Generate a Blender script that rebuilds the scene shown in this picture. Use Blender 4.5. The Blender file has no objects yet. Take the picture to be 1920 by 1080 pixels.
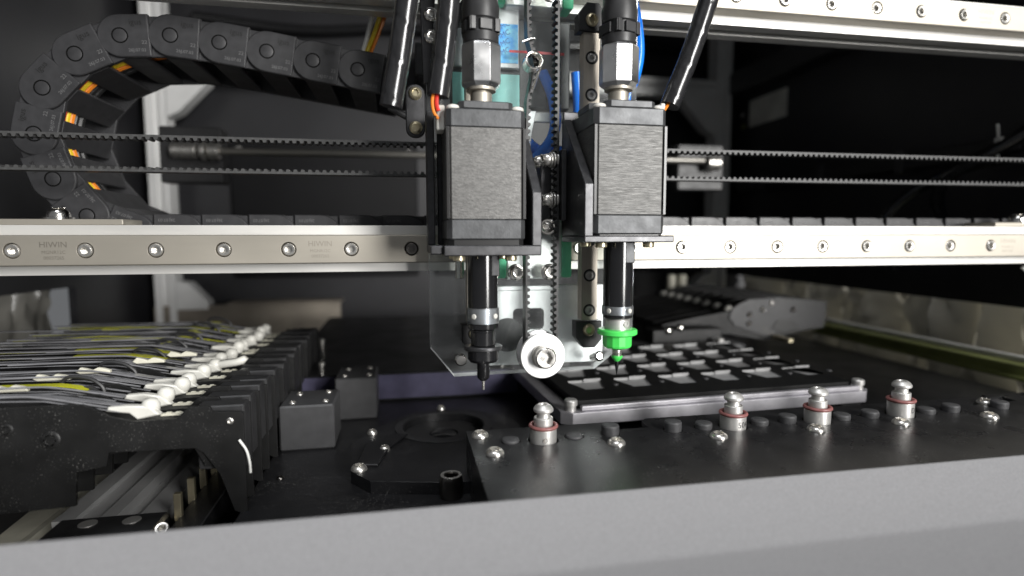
import bpy, bmesh, math, random
from mathutils import Vector, Matrix, noise
from mathutils.geometry import tessellate_polygon
PI = math.pi; MM = 0.001
rnd = random.Random(7)
sc = bpy.context.scene
col = sc.collection
R = math.radians

# ------------------------------------------------------------------ camera, world, lamps, exposure
# machine axes in millimetres: X along the gantry rail (right), Y into the machine, Z up; origin on the rail face
cam_d = bpy.data.cameras.new('camera'); cam = bpy.data.objects.new('camera', cam_d); col.objects.link(cam)
cam_d.sensor_width = 36.0; cam_d.lens = 36.0 * 1081.0 / 1920.0
cam_d.clip_start = 0.005; cam_d.clip_end = 20
yaw, pitch, roll = R(10.739), R(-5.134), R(-0.09)
fwd = Vector((math.sin(yaw) * math.cos(pitch), math.cos(yaw) * math.cos(pitch), math.sin(pitch)))
rgt = Vector((math.cos(yaw), -math.sin(yaw), 0)); upv = rgt.cross(fwd)
r2 = rgt * math.cos(roll) + upv * math.sin(roll); u2 = upv * math.cos(roll) - rgt * math.sin(roll)
m = Matrix((r2, u2, -fwd)).transposed().to_4x4(); m.translation = Vector((-78.86, -251.62, 5.28)) * MM
cam.matrix_world = m
cam_d.dof.use_dof = True; cam_d.dof.focus_distance = 0.228; cam_d.dof.aperture_fstop = 5.6
sc.camera = cam

world = bpy.data.worlds.new('World'); sc.world = world; world.use_nodes = True
bg = world.node_tree.nodes['Background']; bg.inputs[0].default_value = (0.93, 0.96, 1.0, 1); bg.inputs[1].default_value = 0.14

def area(name, loc, target, power, size, size_y, colr=(1, 1, 1)):
    d = bpy.data.lights.new(name, 'AREA'); d.energy = power; d.shape = 'RECTANGLE'; d.size = size; d.size_y = size_y; d.color = colr
    o = bpy.data.objects.new(name, d); col.objects.link(o); o.location = Vector(loc) * MM
    dv = (Vector(target) - Vector(loc)).normalized(); o.rotation_euler = dv.to_track_quat('-Z', 'Y').to_euler()
    return o
area('work_lamp', (1019, -1932, 420), (0, 0, -20), 88.0, 0.5, 1.3, (1.0, 0.985, 0.96))
area('ceiling_lamp', (-150, -520, 1250), (0, -60, -60), 9.0, 0.5, 0.5, (0.95, 0.97, 1.0))
sc.view_settings.view_transform = 'Standard'; sc.view_settings.look = 'None'
sc.view_settings.exposure = 0.0; sc.view_settings.gamma = 1.0; sc.view_settings.use_curve_mapping = False
sc.render.engine = 'CYCLES'

# ------------------------------------------------------------------ materials
M = {}
def mat(name, c, metal=0.0, rough=0.4, c2=None, nscale=300, nstretch=(1, 1, 1), cvar=0.0, rvar=0.0, bump=0.0, bscale=2000,
        bstretch=(1, 1, 1), bevel=0.25, spec=0.5, coat=0.0, trans=0.0, ior=1.49, aniso=0.0, dust=0.0, emit=None, alpha=1.0):
    m = bpy.data.materials.new(name); m.use_nodes = True; nt = m.node_tree; N = nt.nodes; L = nt.links
    b = N['Principled BSDF']
    b.inputs['Base Color'].default_value = (*c, 1); b.inputs['Metallic'].default_value = metal
    b.inputs['Roughness'].default_value = rough; b.inputs['Specular IOR Level'].default_value = spec
    b.inputs['Coat Weight'].default_value = coat; b.inputs['Coat Roughness'].default_value = 0.08
    b.inputs['Transmission Weight'].default_value = trans; b.inputs['IOR'].default_value = ior
    b.inputs['Anisotropic'].default_value = aniso; b.inputs['Alpha'].default_value = alpha
    tc = N.new('ShaderNodeTexCoord')
    def nz(scale, st, detail=4.0):
        mp = N.new('ShaderNodeMapping'); mp.inputs['Scale'].default_value = st; L.new(tc.outputs['Object'], mp.inputs[0])
        n = N.new('ShaderNodeTexNoise'); n.inputs['Scale'].default_value = scale; n.inputs['Detail'].default_value = detail
        L.new(mp.outputs[0], n.inputs['Vector']); return n.outputs['Fac']
    def ramp(src, lo, hi, a, bb):
        mr = N.new('ShaderNodeMapRange'); mr.inputs[1].default_value = lo; mr.inputs[2].default_value = hi
        mr.inputs[3].default_value = a; mr.inputs[4].default_value = bb; L.new(src, mr.inputs[0]); return mr.outputs[0]
    if cvar or c2:
        f = nz(nscale, nstretch)
        mx = N.new('ShaderNodeMix'); mx.data_type = 'RGBA'
        k1 = tuple(max(0, x * (1 - cvar)) for x in c); k2 = c2 if c2 else tuple(min(1, x * (1 + cvar)) for x in c)
        mx.inputs[6].default_value = (*k1, 1); mx.inputs[7].default_value = (*k2, 1)
        L.new(ramp(f, 0.3, 0.7, 0, 1), mx.inputs[0]); out = mx.outputs[2]
        L.new(out, b.inputs['Base Color'])
    if dust:
        f = nz(1700, (1, 1, 1), 2.0); g = nz(90, (1, 1, 1), 3.0)
        s1 = ramp(f, 0.62, 0.70, 0, 1); s2 = ramp(g, 0.45, 0.7, 0, 1)
        mu = N.new('ShaderNodeMath'); mu.operation = 'MULTIPLY'; L.new(s1, mu.inputs[0]); L.new(s2, mu.inputs[1])
        mu2 = N.new('ShaderNodeMath'); mu2.operation = 'MULTIPLY'; L.new(mu.outputs[0], mu2.inputs[0]); mu2.inputs[1].default_value = dust
        mx = N.new('ShaderNodeMix'); mx.data_type = 'RGBA'
        src = b.inputs['Base Color'].links[0].from_socket if b.inputs['Base Color'].links else None
        if src: L.new(src, mx.inputs[6])
        else: mx.inputs[6].default_value = (*c, 1)
        mx.inputs[7].default_value = (0.45, 0.44, 0.42, 1); L.new(mu2.outputs[0], mx.inputs[0]); L.new(mx.outputs[2], b.inputs['Base Color'])
    if rvar:
        L.new(ramp(nz(nscale * 0.6, nstretch), 0.25, 0.75, max(0.02, rough - rvar), rough + rvar), b.inputs['Roughness'])
    nrm = None
    if bevel:
        bv = N.new('ShaderNodeBevel'); bv.samples = 4; bv.inputs['Radius'].default_value = bevel * MM; nrm = bv.outputs[0]
    if bump:
        bp = N.new('ShaderNodeBump'); bp.inputs['Strength'].default_value = bump; bp.inputs['Distance'].default_value = 0.0002
        L.new(nz(bscale, bstretch), bp.inputs['Height'])
        if nrm: L.new(nrm, bp.inputs['Normal'])
        nrm = bp.outputs[0]
    if nrm: L.new(nrm, b.inputs['Normal'])
    if emit:
        b.inputs['Emission Color'].default_value = (*c, 1); b.inputs['Emission Strength'].default_value = emit
    M[name] = m; return m

mat('rail_steel', (0.43, 0.40, 0.345), 0.8, 0.52, nscale=25, nstretch=(1, 3, 3), cvar=0.07, rvar=0.07, bump=0.08, bscale=1500, bstretch=(0.02, 1, 4))
mat('guide_steel', (0.46, 0.42, 0.36), 0.7, 0.45, nscale=60, nstretch=(30, 6, 1), cvar=0.08, rvar=0.06, bump=0.10, bscale=500, bstretch=(6, 1, 0.05))
mat('anodised_alu', (0.74, 0.73, 0.70), 0.6, 0.46, nscale=120, nstretch=(0.3, 1, 1), cvar=0.05, rvar=0.07, bump=0.06, bscale=900, bstretch=(0.05, 1, 1))
mat('pulley_alu', (0.90, 0.90, 0.89), 0.35, 0.45, nscale=200, cvar=0.03, rvar=0.05)
mat('machined_alu', (0.88, 0.88, 0.88), 1.0, 0.34, nscale=200, cvar=0.04, rvar=0.07, bump=0.06, bscale=1500)
mat('white_alu', (0.86, 0.86, 0.85), 0.1, 0.42, nscale=40, cvar=0.06, rvar=0.08)
mat('dull_alu', (0.50, 0.51, 0.52), 0.85, 0.42, nscale=60, cvar=0.25, rvar=0.12, bump=0.12, bscale=700)
mat('chrome', (0.80, 0.78, 0.74), 1.0, 0.16, nscale=500, rvar=0.06, cvar=0.05, bevel=0.12)
mat('screw_steel', (0.72, 0.70, 0.66), 0.9, 0.30, nscale=600, rvar=0.08, cvar=0.12, bevel=0.12)
mat('dark_screw', (0.16, 0.15, 0.14), 1.0, 0.3, bevel=0.12)
mat('brass_screw', (0.74, 0.66, 0.46), 0.9, 0.3, bevel=0.12)
mat('etch', (0.33, 0.305, 0.265), 1.0, 0.5, bevel=0)
mat('black_anodised', (0.075, 0.075, 0.078), 0.75, 0.36, nscale=400, cvar=0.2, rvar=0.06, bump=0.06, bscale=3000, spec=0.6, bevel=0.35)
mat('black_gloss', (0.010, 0.010, 0.011), 0.0, 0.17, nscale=200, rvar=0.04, spec=0.7)
mat('black_paint', (0.010, 0.010, 0.011), 0.0, 0.36, nscale=80, cvar=0.25, rvar=0.08, bump=0.05, bscale=2500, dust=0.25)
mat('rack_black', (0.014, 0.014, 0.015), 0.0, 0.30, nscale=120, cvar=0.2, rvar=0.06, bump=0.07, bscale=900, dust=0.8, spec=0.6)
mat('black_plastic', (0.022, 0.022, 0.023), 0.0, 0.45, nscale=300, cvar=0.2, rvar=0.06, bump=0.10, bscale=2500)
mat('chain_plastic', (0.031, 0.031, 0.033), 0.0, 0.42, nscale=300, cvar=0.15, rvar=0.06, bump=0.12, bscale=2500)
mat('chain_mark', (0.010, 0.010, 0.010), 0.0, 0.5, bevel=0); mat('chain_print', (0.11, 0.11, 0.112), 0.0, 0.5, bevel=0); mat('groove_shade', (0.004, 0.004, 0.004), 0.0, 0.7, bevel=0, spec=0.1)
mat('backing_alu', (0.66, 0.67, 0.68), 0.6, 0.48, nscale=60, cvar=0.22, rvar=0.12, bump=0.12, bscale=700)
mat('feeder_black', (0.009, 0.009, 0.009), 0.0, 0.46, nscale=100, cvar=0.3, rvar=0.08, bump=0.10, bscale=3000, dust=0.3, spec=0.35)
mat('block_grey', (0.052, 0.052, 0.054), 0.0, 0.45, nscale=200, cvar=0.12, bump=0.10, bscale=4000)
mat('rubber', (0.045, 0.045, 0.047), 0.0, 0.55, nscale=500, cvar=0.25, bump=0.25, bscale=1800)
mat('belt_rubber', (0.050, 0.050, 0.050), 0.0, 0.5, nscale=500, cvar=0.2, bevel=0.1)
mat('belt_dark', (0.014, 0.014, 0.014), 0.0, 0.4, bevel=0.1)
mat('interior_black', (0.026, 0.026, 0.029), 0.0, 0.42, nscale=20, cvar=0.15, bump=0.05, bscale=1500, bevel=0)
mat('powder_grey', (0.26, 0.258, 0.264), 0.0, 0.50, nscale=1500, cvar=0.10, rvar=0.08, bump=0.42, bscale=1700, bevel=0.8)
mat('lamination', (0.085, 0.084, 0.081), 0.45, 0.48, nscale=1300, nstretch=(0.3, 0.3, 3.0), cvar=0.34, rvar=0.10, bump=0.5, bscale=1100, bstretch=(0.12, 0.12, 3.2), bevel=0.15)
mat('lamination_rough', (0.105, 0.103, 0.10), 0.5, 0.44, nscale=1200, nstretch=(0.45, 0.45, 1.8), cvar=0.25, rvar=0.10, bump=0.35, bscale=1500, bstretch=(0.6, 0.6, 1.8), bevel=0.15)
mat('motor_cap', (0.068, 0.07, 0.073), 0.5, 0.46, nscale=250, cvar=0.22, rvar=0.08, bump=0.22, bscale=900, bevel=0.2)
mat('motor_edge', (0.02, 0.02, 0.02), 0.2, 0.3, bevel=0.2)
mat('silver_satin', (0.58, 0.57, 0.55), 0.75, 0.46, nscale=900, cvar=0.05, rvar=0.05, bump=0.05, bscale=2500)
mat('nozzle_green', (0.075, 0.68, 0.11), 0.0, 0.35, nscale=200, cvar=0.05, bevel=0.3, spec=0.5)
mat('cap_green', (0.06, 0.60, 0.30), 0.0, 0.4, bevel=0.3)
mat('o_ring', (0.22, 0.085, 0.08), 0.0, 0.45, nscale=600, cvar=0.2, bevel=0)
mat('white_plastic', (0.62, 0.61, 0.56), 0.0, 0.35, nscale=200, cvar=0.05, bevel=0.3)
mat('cream_plastic', (0.62, 0.60, 0.50), 0.0, 0.45, nscale=200, cvar=0.06, bevel=0.2)
mat('connector_white', (0.62, 0.60, 0.55), 0.0, 0.4, bevel=0.2)
mat('tape_clear', (0.19, 0.19, 0.20), 0.0, 0.22, nscale=400, nstretch=(0.2, 1, 1), cvar=0.35, bevel=0)
mat('tape_yellow', (0.46, 0.46, 0.02), 0.0, 0.35, nscale=150, cvar=0.15, bevel=0)
mat('tape_black', (0.03, 0.03, 0.03), 0.0, 0.25, bevel=0)
mat('tray_black', (0.008, 0.008, 0.008), 0.0, 0.5, nscale=300, cvar=0.3, bump=0.10, bscale=2500, spec=0.2)
mat('pocket_grey', (0.30, 0.30, 0.30), 0.0, 0.45, nscale=300, cvar=0.08, bevel=0.2)
mat('tray_alu', (0.42, 0.41, 0.435), 0.7, 0.48, nscale=90, cvar=0.22, rvar=0.1, bump=0.15, bscale=500, bevel=0.5)
mat('film_violet', (0.085, 0.080, 0.135), 0.1, 0.35, nscale=60, cvar=0.35, rvar=0.1)
mat('blue_tube', (0.01, 0.22, 0.95), 0.0, 0.2, bevel=0)
mat('sticker_blue', (0.04, 0.36, 0.95), 0.2, 0.3, c2=(0.35, 0.85, 1.0), nscale=260, bevel=0)
mat('sticker_ink', (0.02, 0.06, 0.35), 0.0, 0.4, bevel=0)
mat('nut_alu', (0.92, 0.92, 0.92), 1.0, 0.30, nscale=300, cvar=0.03, rvar=0.05)
mat('rail_grey', (0.42, 0.42, 0.42), 0.4, 0.42, nscale=40, cvar=0.12, rvar=0.08)
mat('teal_board', (0.34, 0.74, 0.70), 0.0, 0.35, nscale=80, cvar=0.2, bevel=0.2)
mat('board_dark', (0.03, 0.09, 0.09), 0.0, 0.4, bevel=0)
mat('sticker_grey', (0.82, 0.81, 0.74), 0.2, 0.35, nscale=30, cvar=0.25, bevel=0)
mat('wire_red', (0.60, 0.03, 0.02), 0.0, 0.35, bevel=0); mat('wire_yellow', (0.70, 0.50, 0.02), 0.0, 0.35, bevel=0)
mat('wire_orange', (0.75, 0.22, 0.02), 0.0, 0.35, bevel=0); mat('wire_blue', (0.02, 0.03, 0.25), 0.0, 0.35, bevel=0)
mat('wire_black', (0.015, 0.015, 0.015), 0.0, 0.3, bevel=0); mat('wire_white', (0.75, 0.75, 0.72), 0.0, 0.35, bevel=0)
mat('wrap_plastic', (0.016, 0.016, 0.017), 0.0, 0.20, nscale=600, nstretch=(1, 1, 0.3), cvar=0.3, rvar=0.08, bump=0.12, bscale=500, bevel=0, spec=0.65)
mat('olive_rail', (0.28, 0.31, 0.11), 0.2, 0.4, nscale=30, cvar=0.25)
mat('beige_beam', (0.34, 0.30, 0.25), 0.3, 0.42, nscale=14, cvar=0.45, rvar=0.1, bevel=0.3)
mat('cover_black', (0.008, 0.008, 0.009), 0.0, 0.5, nscale=20, cvar=0.2, bevel=0, spec=0.2)
mat('rear_shaft', (0.24, 0.23, 0.21), 0.7, 0.35, bevel=0)
mat('red_print', (0.6, 0.02, 0.03), 0.0, 0.4, bevel=0)
mat('ink_dark', (0.03, 0.03, 0.03), 0.0, 0.5, bevel=0)

def acrylic_mat(name, tint, haze, scratch):
    m = bpy.data.materials.new(name); m.use_nodes = True; nt = m.node_tree; N = nt.nodes; L = nt.links
    N.remove(N['Principled BSDF']); out = N['Material Output']
    tr = N.new('ShaderNodeBsdfTransparent'); tr.inputs[0].default_value = (*tint, 1)
    gl = N.new('ShaderNodeBsdfGlossy'); gl.inputs['Roughness'].default_value = 0.06; gl.inputs[0].default_value = (1, 1, 1, 1)
    fr = N.new('ShaderNodeFresnel'); fr.inputs[0].default_value = 1.49
    mx = N.new('ShaderNodeMixShader'); L.new(fr.outputs[0], mx.inputs[0]); L.new(tr.outputs[0], mx.inputs[1]); L.new(gl.outputs[0], mx.inputs[2])
    df = N.new('ShaderNodeBsdfDiffuse'); df.inputs[0].default_value = (0.75, 0.77, 0.78, 1)
    tc = N.new('ShaderNodeTexCoord'); n = N.new('ShaderNodeTexNoise'); n.inputs['Scale'].default_value = 45; n.inputs['Detail'].default_value = 9; n.inputs['Roughness'].default_value = 0.75
    L.new(tc.outputs['Object'], n.inputs['Vector'])
    mr = N.new('ShaderNodeMapRange'); mr.inputs[1].default_value = 0.45; mr.inputs[2].default_value = 0.8; mr.inputs[3].default_value = haze; mr.inputs[4].default_value = haze + scratch
    L.new(n.outputs['Fac'], mr.inputs[0])
    m2 = N.new('ShaderNodeMixShader'); L.new(mr.outputs[0], m2.inputs[0]); L.new(mx.outputs[0], m2.inputs[1]); L.new(df.outputs[0], m2.inputs[2])
    L.new(m2.outputs[0], out.inputs[0]); M[name] = m
acrylic_mat('acrylic', (0.97, 0.985, 0.98), 0.018, 0.07)
acrylic_mat('acrylic_edge', (0.85, 0.9, 0.9), 0.55, 0.30)  # milky edge colour stands in for light caught along the plate edges
acrylic_mat('clear_collar', (0.80, 0.83, 0.86), 0.10, 0.12)

def sheet_mat(name, c):
    m = bpy.data.materials.new(name); m.use_nodes = True; nt = m.node_tree; N = nt.nodes; L = nt.links
    b = N['Principled BSDF']; b.inputs['Base Color'].default_value = (*c, 1); b.inputs['Roughness'].default_value = 0.25
    tl = N.new('ShaderNodeBsdfTranslucent'); tl.inputs[0].default_value = (*c, 1)
    mx = N.new('ShaderNodeMixShader'); mx.inputs[0].default_value = 0.35
    L.new(b.outputs[0], mx.inputs[1]); L.new(tl.outputs[0], mx.inputs[2]); L.new(mx.outputs[0], N['Material Output'].inputs[0]); M[name] = m
sheet_mat('plastic_sheet', (0.80, 0.78, 0.71)); sheet_mat('dimmed_sheet', (0.34, 0.33, 0.30))  # second sheet colour is darkened to offset the lamp's direct light

# ------------------------------------------------------------------ geometry helpers (millimetres in, metres out)
class G:
    def __init__(s): s.v = []; s.f = []; s.mi = []; s.cur = 0
    def add(s, v, f):
        o = len(s.v); s.v += [tuple(p) for p in v]; s.f += [tuple(i + o for i in q) for q in f]; s.mi += [s.cur] * len(f); return s
    def box(s, x0, x1, y0, y1, z0, z1, b=0):
        if b <= 0:
            v = [(x, y, z) for x in (x0, x1) for y in (y0, y1) for z in (z0, z1)]
            return s.add(v, [(0, 1, 3, 2), (4, 6, 7, 5), (0, 4, 5, 1), (2, 3, 7, 6), (0, 2, 6, 4), (1, 5, 7, 3)])
        v = []; ix = {}
        lo = (x0, y0, z0); hi = (x1, y1, z1)
        for sx in (0, 1):
            for sy in (0, 1):
                for sz in (0, 1):
                    sg = (sx, sy, sz)
                    for a in range(3):
                        p = []
                        for k in range(3):
                            e = hi[k] if sg[k] else lo[k]
                            if k != a: e += -b if sg[k] else b
                            p.append(e)
                        ix[(sg, a)] = len(v); v.append(p)
        f = []
        for a in range(3):
            b1, b2 = [k for k in range(3) if k != a]
            for sa in (0, 1):
                q = []
                for (p1, p2) in ((0, 0), (1, 0), (1, 1), (0, 1)):
                    sg = [0, 0, 0]; sg[a] = sa; sg[b1] = p1; sg[b2] = p2; q.append(ix[(tuple(sg), a)])
                f.append(q)
            for p1 in (0, 1):
                for p2 in (0, 1):
                    s0 = [0, 0, 0]; s0[b1] = p1; s0[b2] = p2; s1 = list(s0); s1[a] = 1; s0, s1 = tuple(s0), tuple(s1)
                    f.append((ix[(s0, b1)], ix[(s0, b2)], ix[(s1, b2)], ix[(s1, b1)]))
        for sx in (0, 1):
            for sy in (0, 1):
                for sz in (0, 1):
                    f.append(tuple(ix[((sx, sy, sz), a)] for a in range(3)))
        return s.add(v, f)
    def prism(s, poly, axis, a, b, holes=(), ch=0):
        def P(p, t):
            return (t, p[0], p[1]) if axis == 'x' else (p[0], t, p[1]) if axis == 'y' else (p[0], p[1], t)
        n = len(poly)
        if holes:
            loops = [list(poly)] + [list(h) for h in holes]
            tri = tessellate_polygon([[Vector((p[0], p[1], 0)) for p in lp] for lp in loops])
            flat = [p for lp in loops for p in lp]; k = len(flat)
            v = [P(p, a) for p in flat] + [P(p, b) for p in flat]
            f = [tuple(t) for t in tri] + [tuple(i + k for i in reversed(t)) for t in tri]
            o = 0
            for lp in loops:
                c = len(lp)
                for i in range(c):
                    j = (i + 1) % c; f.append((o + i, o + j, o + j + k, o + i + k))
                o += c
            return s.add(v, f)
        if ch:
            ar = sum(poly[i][0] * poly[(i + 1) % n][1] - poly[(i + 1) % n][0] * poly[i][1] for i in range(n)); sg = 1 if ar > 0 else -1
            ins = []
            for i in range(n):
                p0, p1, p2 = Vector(poly[i - 1]), Vector(poly[i]), Vector(poly[(i + 1) % n])
                d1 = (p1 - p0).normalized(); d2 = (p2 - p1).normalized()
                n1 = Vector((-d1.y, d1.x)) * sg; n2 = Vector((-d2.y, d2.x)) * sg
                bi = n1 + n2; L2 = bi.length
                if L2 < 1e-6: bi = n1
                else: bi = bi / L2; bi = bi / max(0.35, bi.dot(n1))
                ins.append(tuple(p1 + bi * ch))
            sg2 = 1 if b > a else -1
            rings = [[P(p, a) for p in ins], [P(p, a + sg2 * ch) for p in poly], [P(p, b - sg2 * ch) for p in poly], [P(p, b) for p in ins]]
        else:
            rings = [[P(p, a) for p in poly], [P(p, b) for p in poly]]
        v = [p for r in rings for p in r]; f = [tuple(range(n)), tuple(range(len(v) - n, len(v)))]
        for k in range(len(rings) - 1):
            for i in range(n):
                j = (i + 1) % n; f.append((k * n + i, k * n + j, k * n + n + j, k * n + n + i))
        return s.add(v, f)
    def lathe(s, prof, o=(0, 0, 0), d=(0, 0, 1), n=32, rot=0.0):
        d = Vector(d).normalized(); q = d.to_track_quat('Z', 'Y'); o = Vector(o)
        v = []; f = []; rings = []
        for (r, h) in prof:
            if r < 1e-6: rings.append([len(v)]); v.append(o + q @ Vector((0, 0, h)))
            else:
                st = len(v); rings.append(list(range(st, st + n)))
                for i in range(n):
                    t = 2 * PI * i / n + rot; v.append(o + q @ Vector((r * math.cos(t), r * math.sin(t), h)))
        for k in range(len(rings) - 1):
            A, B = rings[k], rings[k + 1]
            if len(A) == 1 and len(B) == 1: continue
            for i in range(n):
                j = (i + 1) % n
                if len(A) == 1: f.append((A[0], B[i], B[j]))
                elif len(B) == 1: f.append((A[i], A[j], B[0]))
                else: f.append((A[i], A[j], B[j], B[i]))
        if len(rings[0]) > 1: f.append(tuple(reversed(rings[0])))
        if len(rings[-1]) > 1: f.append(tuple(rings[-1]))
        return s.add(v, f)
    def tube(s, path, r, n=10, cap=True, rf=None):
        P = [Vector(p) for p in path]; v = []; f = []; k = len(P)
        t0 = (P[1] - P[0]).normalized(); ref = Vector((0, 1, 0)) if abs(t0.y) < 0.9 else Vector((1, 0, 0))
        nn = (ref - t0 * ref.dot(t0)).normalized(); acc = 0
        for i in range(k):
            t = (P[min(i + 1, k - 1)] - P[max(i - 1, 0)]).normalized()
            nn = (nn - t * nn.dot(t)).normalized(); bn = t.cross(nn)
            if i: acc += (P[i] - P[i - 1]).length
            for j in range(n):
                a = 2 * PI * j / n; rr = rf(acc, a) if rf else r
                v.append(P[i] + (nn * math.cos(a) + bn * math.sin(a)) * rr)
        for i in range(k - 1):
            for j in range(n):
                q = (j + 1) % n; f.append((i * n + j, i * n + q, i * n + n + q, i * n + n + j))
        if cap: f.append(tuple(reversed(range(n)))); f.append(tuple(range((k - 1) * n, k * n)))
        return s.add(v, f)
    def xf(s, mtx):
        s.v = [tuple(mtx @ Vector(p)) for p in s.v]; return s

def spline(pts, per=8):
    P = [Vector(p) for p in pts]; P = [P[0] * 2 - P[1]] + P + [P[-1] * 2 - P[-2]]; out = []
    for i in range(1, len(P) - 2):
        for k in range(per):
            t = k / per; a, b, c, d = P[i - 1], P[i], P[i + 1], P[i + 2]
            out.append(0.5 * ((2 * b) + (c - a) * t + (2 * a - 5 * b + 4 * c - d) * t * t + (3 * b - a - 3 * c + d) * t ** 3))
    out.append(P[-2]); return out

ORG = {}
def mesh(name, g, mats, off=(0, 0, 0), sharp=32):
    bm = bmesh.new(); vs = [bm.verts.new(((p[0] - off[0]) * MM, (p[1] - off[1]) * MM, (p[2] - off[2]) * MM)) for p in g.v]
    for q, mi in zip(g.f, g.mi):
        try:
            fc = bm.faces.new([vs[i] for i in q]); fc.material_index = mi; fc.smooth = True
        except ValueError: pass
    bmesh.ops.recalc_face_normals(bm, faces=bm.faces)
    me = bpy.data.meshes.new(name); bm.to_mesh(me); bm.free()
    for k in (mats if isinstance(mats, (list, tuple)) else [mats]): me.materials.append(M[k])
    me.set_sharp_from_angle(angle=R(sharp)); return me
def tag(o, label, cat, group=None):
    o['label'] = label; o['category'] = cat
    if group: o['group'] = group
    return o
def thing(name, label, cat, loc=(0, 0, 0), group=None, world=True):
    o = bpy.data.objects.new(name, None); col.objects.link(o); o.empty_display_size = 0.005
    o.location = Vector(loc) * MM; tag(o, label, cat, group); ORG[o.name] = Vector(loc) if world else Vector((0, 0, 0)); return o
def part(name, g, mats, parent=None, sharp=32):
    off = ORG[parent.name] if parent else Vector((0, 0, 0))
    o = bpy.data.objects.new(name, mesh(name, g, mats, off, sharp)); col.objects.link(o)
    if parent: o.parent = parent; ORG[o.name] = off
    return o
def inst(name, me, parent, loc=(0, 0, 0), rot=None, world=True):
    o = bpy.data.objects.new(name, me); col.objects.link(o)
    off = ORG[parent.name] if (parent and world) else Vector((0, 0, 0))
    o.location = (Vector(loc) - off) * MM
    if rot is not None: o.rotation_euler = rot
    if parent: o.parent = parent
    ORG[o.name] = Vector(loc); return o
def solo(name, g, mats, label, cat, loc, group=None, sharp=32):
    o = bpy.data.objects.new(name, mesh(name, g, mats, loc, sharp)); col.objects.link(o); o.location = Vector(loc) * MM
    tag(o, label, cat, group); ORG[o.name] = Vector(loc); return o
def struct(name, g, mats):
    o = bpy.data.objects.new(name, mesh(name, g, mats)); col.objects.link(o); o['kind'] = 'structure'; ORG[o.name] = Vector((0, 0, 0)); return o
def copy_tree(o, parent=None):
    c = o.copy(); col.objects.link(c); c.parent = parent; ORG[c.name] = ORG.get(o.name, Vector((0, 0, 0)))
    for ch in list(o.children): copy_tree(ch, c)
    return c
def text_geo(body, size, ext=0.05):
    cu = bpy.data.curves.new('t', 'FONT'); cu.body = body; cu.size = size; cu.extrude = ext; cu.align_x = 'CENTER'; cu.align_y = 'CENTER'; cu.resolution_u = 3
    ob = bpy.data.objects.new('t', cu); me = bpy.data.meshes.new_from_object(ob)
    g = G(); g.add([tuple(v.co) for v in me.vertices], [tuple(p.vertices) for p in me.polygons])
    bpy.data.objects.remove(ob); bpy.data.meshes.remove(me); bpy.data.curves.remove(cu); return g

def circ(cx, cy, r, n=24, rot=0): return [(cx + r * math.cos(2 * PI * i / n + rot), cy + r * math.sin(2 * PI * i / n + rot)) for i in range(n)]
def rrect(x0, x1, y0, y1, r, n=4):
    out = []
    for (cx, cy, a0) in ((x1 - r, y1 - r, 0), (x0 + r, y1 - r, PI / 2), (x0 + r, y0 + r, PI), (x1 - r, y0 + r, 1.5 * PI)):
        for i in range(n + 1): a = a0 + PI / 2 * i / n; out.append((cx + r * math.cos(a), cy + r * math.sin(a)))
    return out

def screw(d, h, style='cap', o=(0, 0, 0), dr=(0, 0, 1), hexr=None, n=24, stem=0, g=None):
    """socket head: hexagonal recess, base at o, head along dr"""
    g = g or G(); R0 = d / 2; hr = hexr or d * 0.29; q = Vector(dr).normalized().to_track_quat('Z', 'Y'); o = Vector(o)
    def hexrad(a):
        k = (a % (PI / 3)) - PI / 6; return hr * math.cos(PI / 6) / math.cos(k)
    if style == 'cap': prof = [(R0 * 0.98, 0), (R0, h * 0.08), (R0, h * 0.82), (R0 * 0.86, h), (hr * 1.12, h)]
    elif style == 'button':
        prof = [(R0, 0), (R0, h * 0.18), (R0 * 0.93, h * 0.5), (R0 * 0.76, h * 0.8), (R0 * 0.52, h * 0.97), (hr * 1.1, h)]
    else: prof = [(R0, 0), (R0, h * 0.7), (R0 * 0.9, h), (hr * 1.12, h)]
    v = []; f = []; rings = []
    if stem: prof = [(R0 * 0.55, -stem), (R0 * 0.55, -0.01)] + prof
    for (r, z) in prof:
        rings.append(len(v)); v += [o + q @ Vector((r * math.cos(2 * PI * i / n), r * math.sin(2 * PI * i / n), z)) for i in range(n)]
    for z in (h * 0.97, h * 0.35):
        rings.append(len(v)); v += [o + q @ Vector((hexrad(2 * PI * i / n) * math.cos(2 * PI * i / n), hexrad(2 * PI * i / n) * math.sin(2 * PI * i / n), z)) for i in range(n)]
    for k in range(len(rings) - 1):
        for i in range(n):
            j = (i + 1) % n; f.append((rings[k] + i, rings[k] + j, rings[k + 1] + j, rings[k + 1] + i))
    f.append(tuple(rings[-1] + i for i in range(n))); f.append(tuple(reversed([rings[0] + i for i in range(n)])))
    return g.add(v, f)

def profile2020(cx, cy, h=10.0):
    """T-slot profile outline, h = half size"""
    q = [(-h, -h), (-3.1, -h), (-3.1, -h + 1.6), (-5.4, -h + 1.6), (-5.4, -h + 3.2), (-3.0, -h + 5.4), (3.0, -h + 5.4), (5.4, -h + 3.2), (5.4, -h + 1.6), (3.1, -h + 1.6), (3.1, -h)]
    out = []
    for k in range(4):
        c, s_ = math.cos(k * PI / 2), math.sin(k * PI / 2)
        out += [(cx + x * c - y * s_, cy + x * s_ + y * c) for (x, y) in q]
    return out

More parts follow.
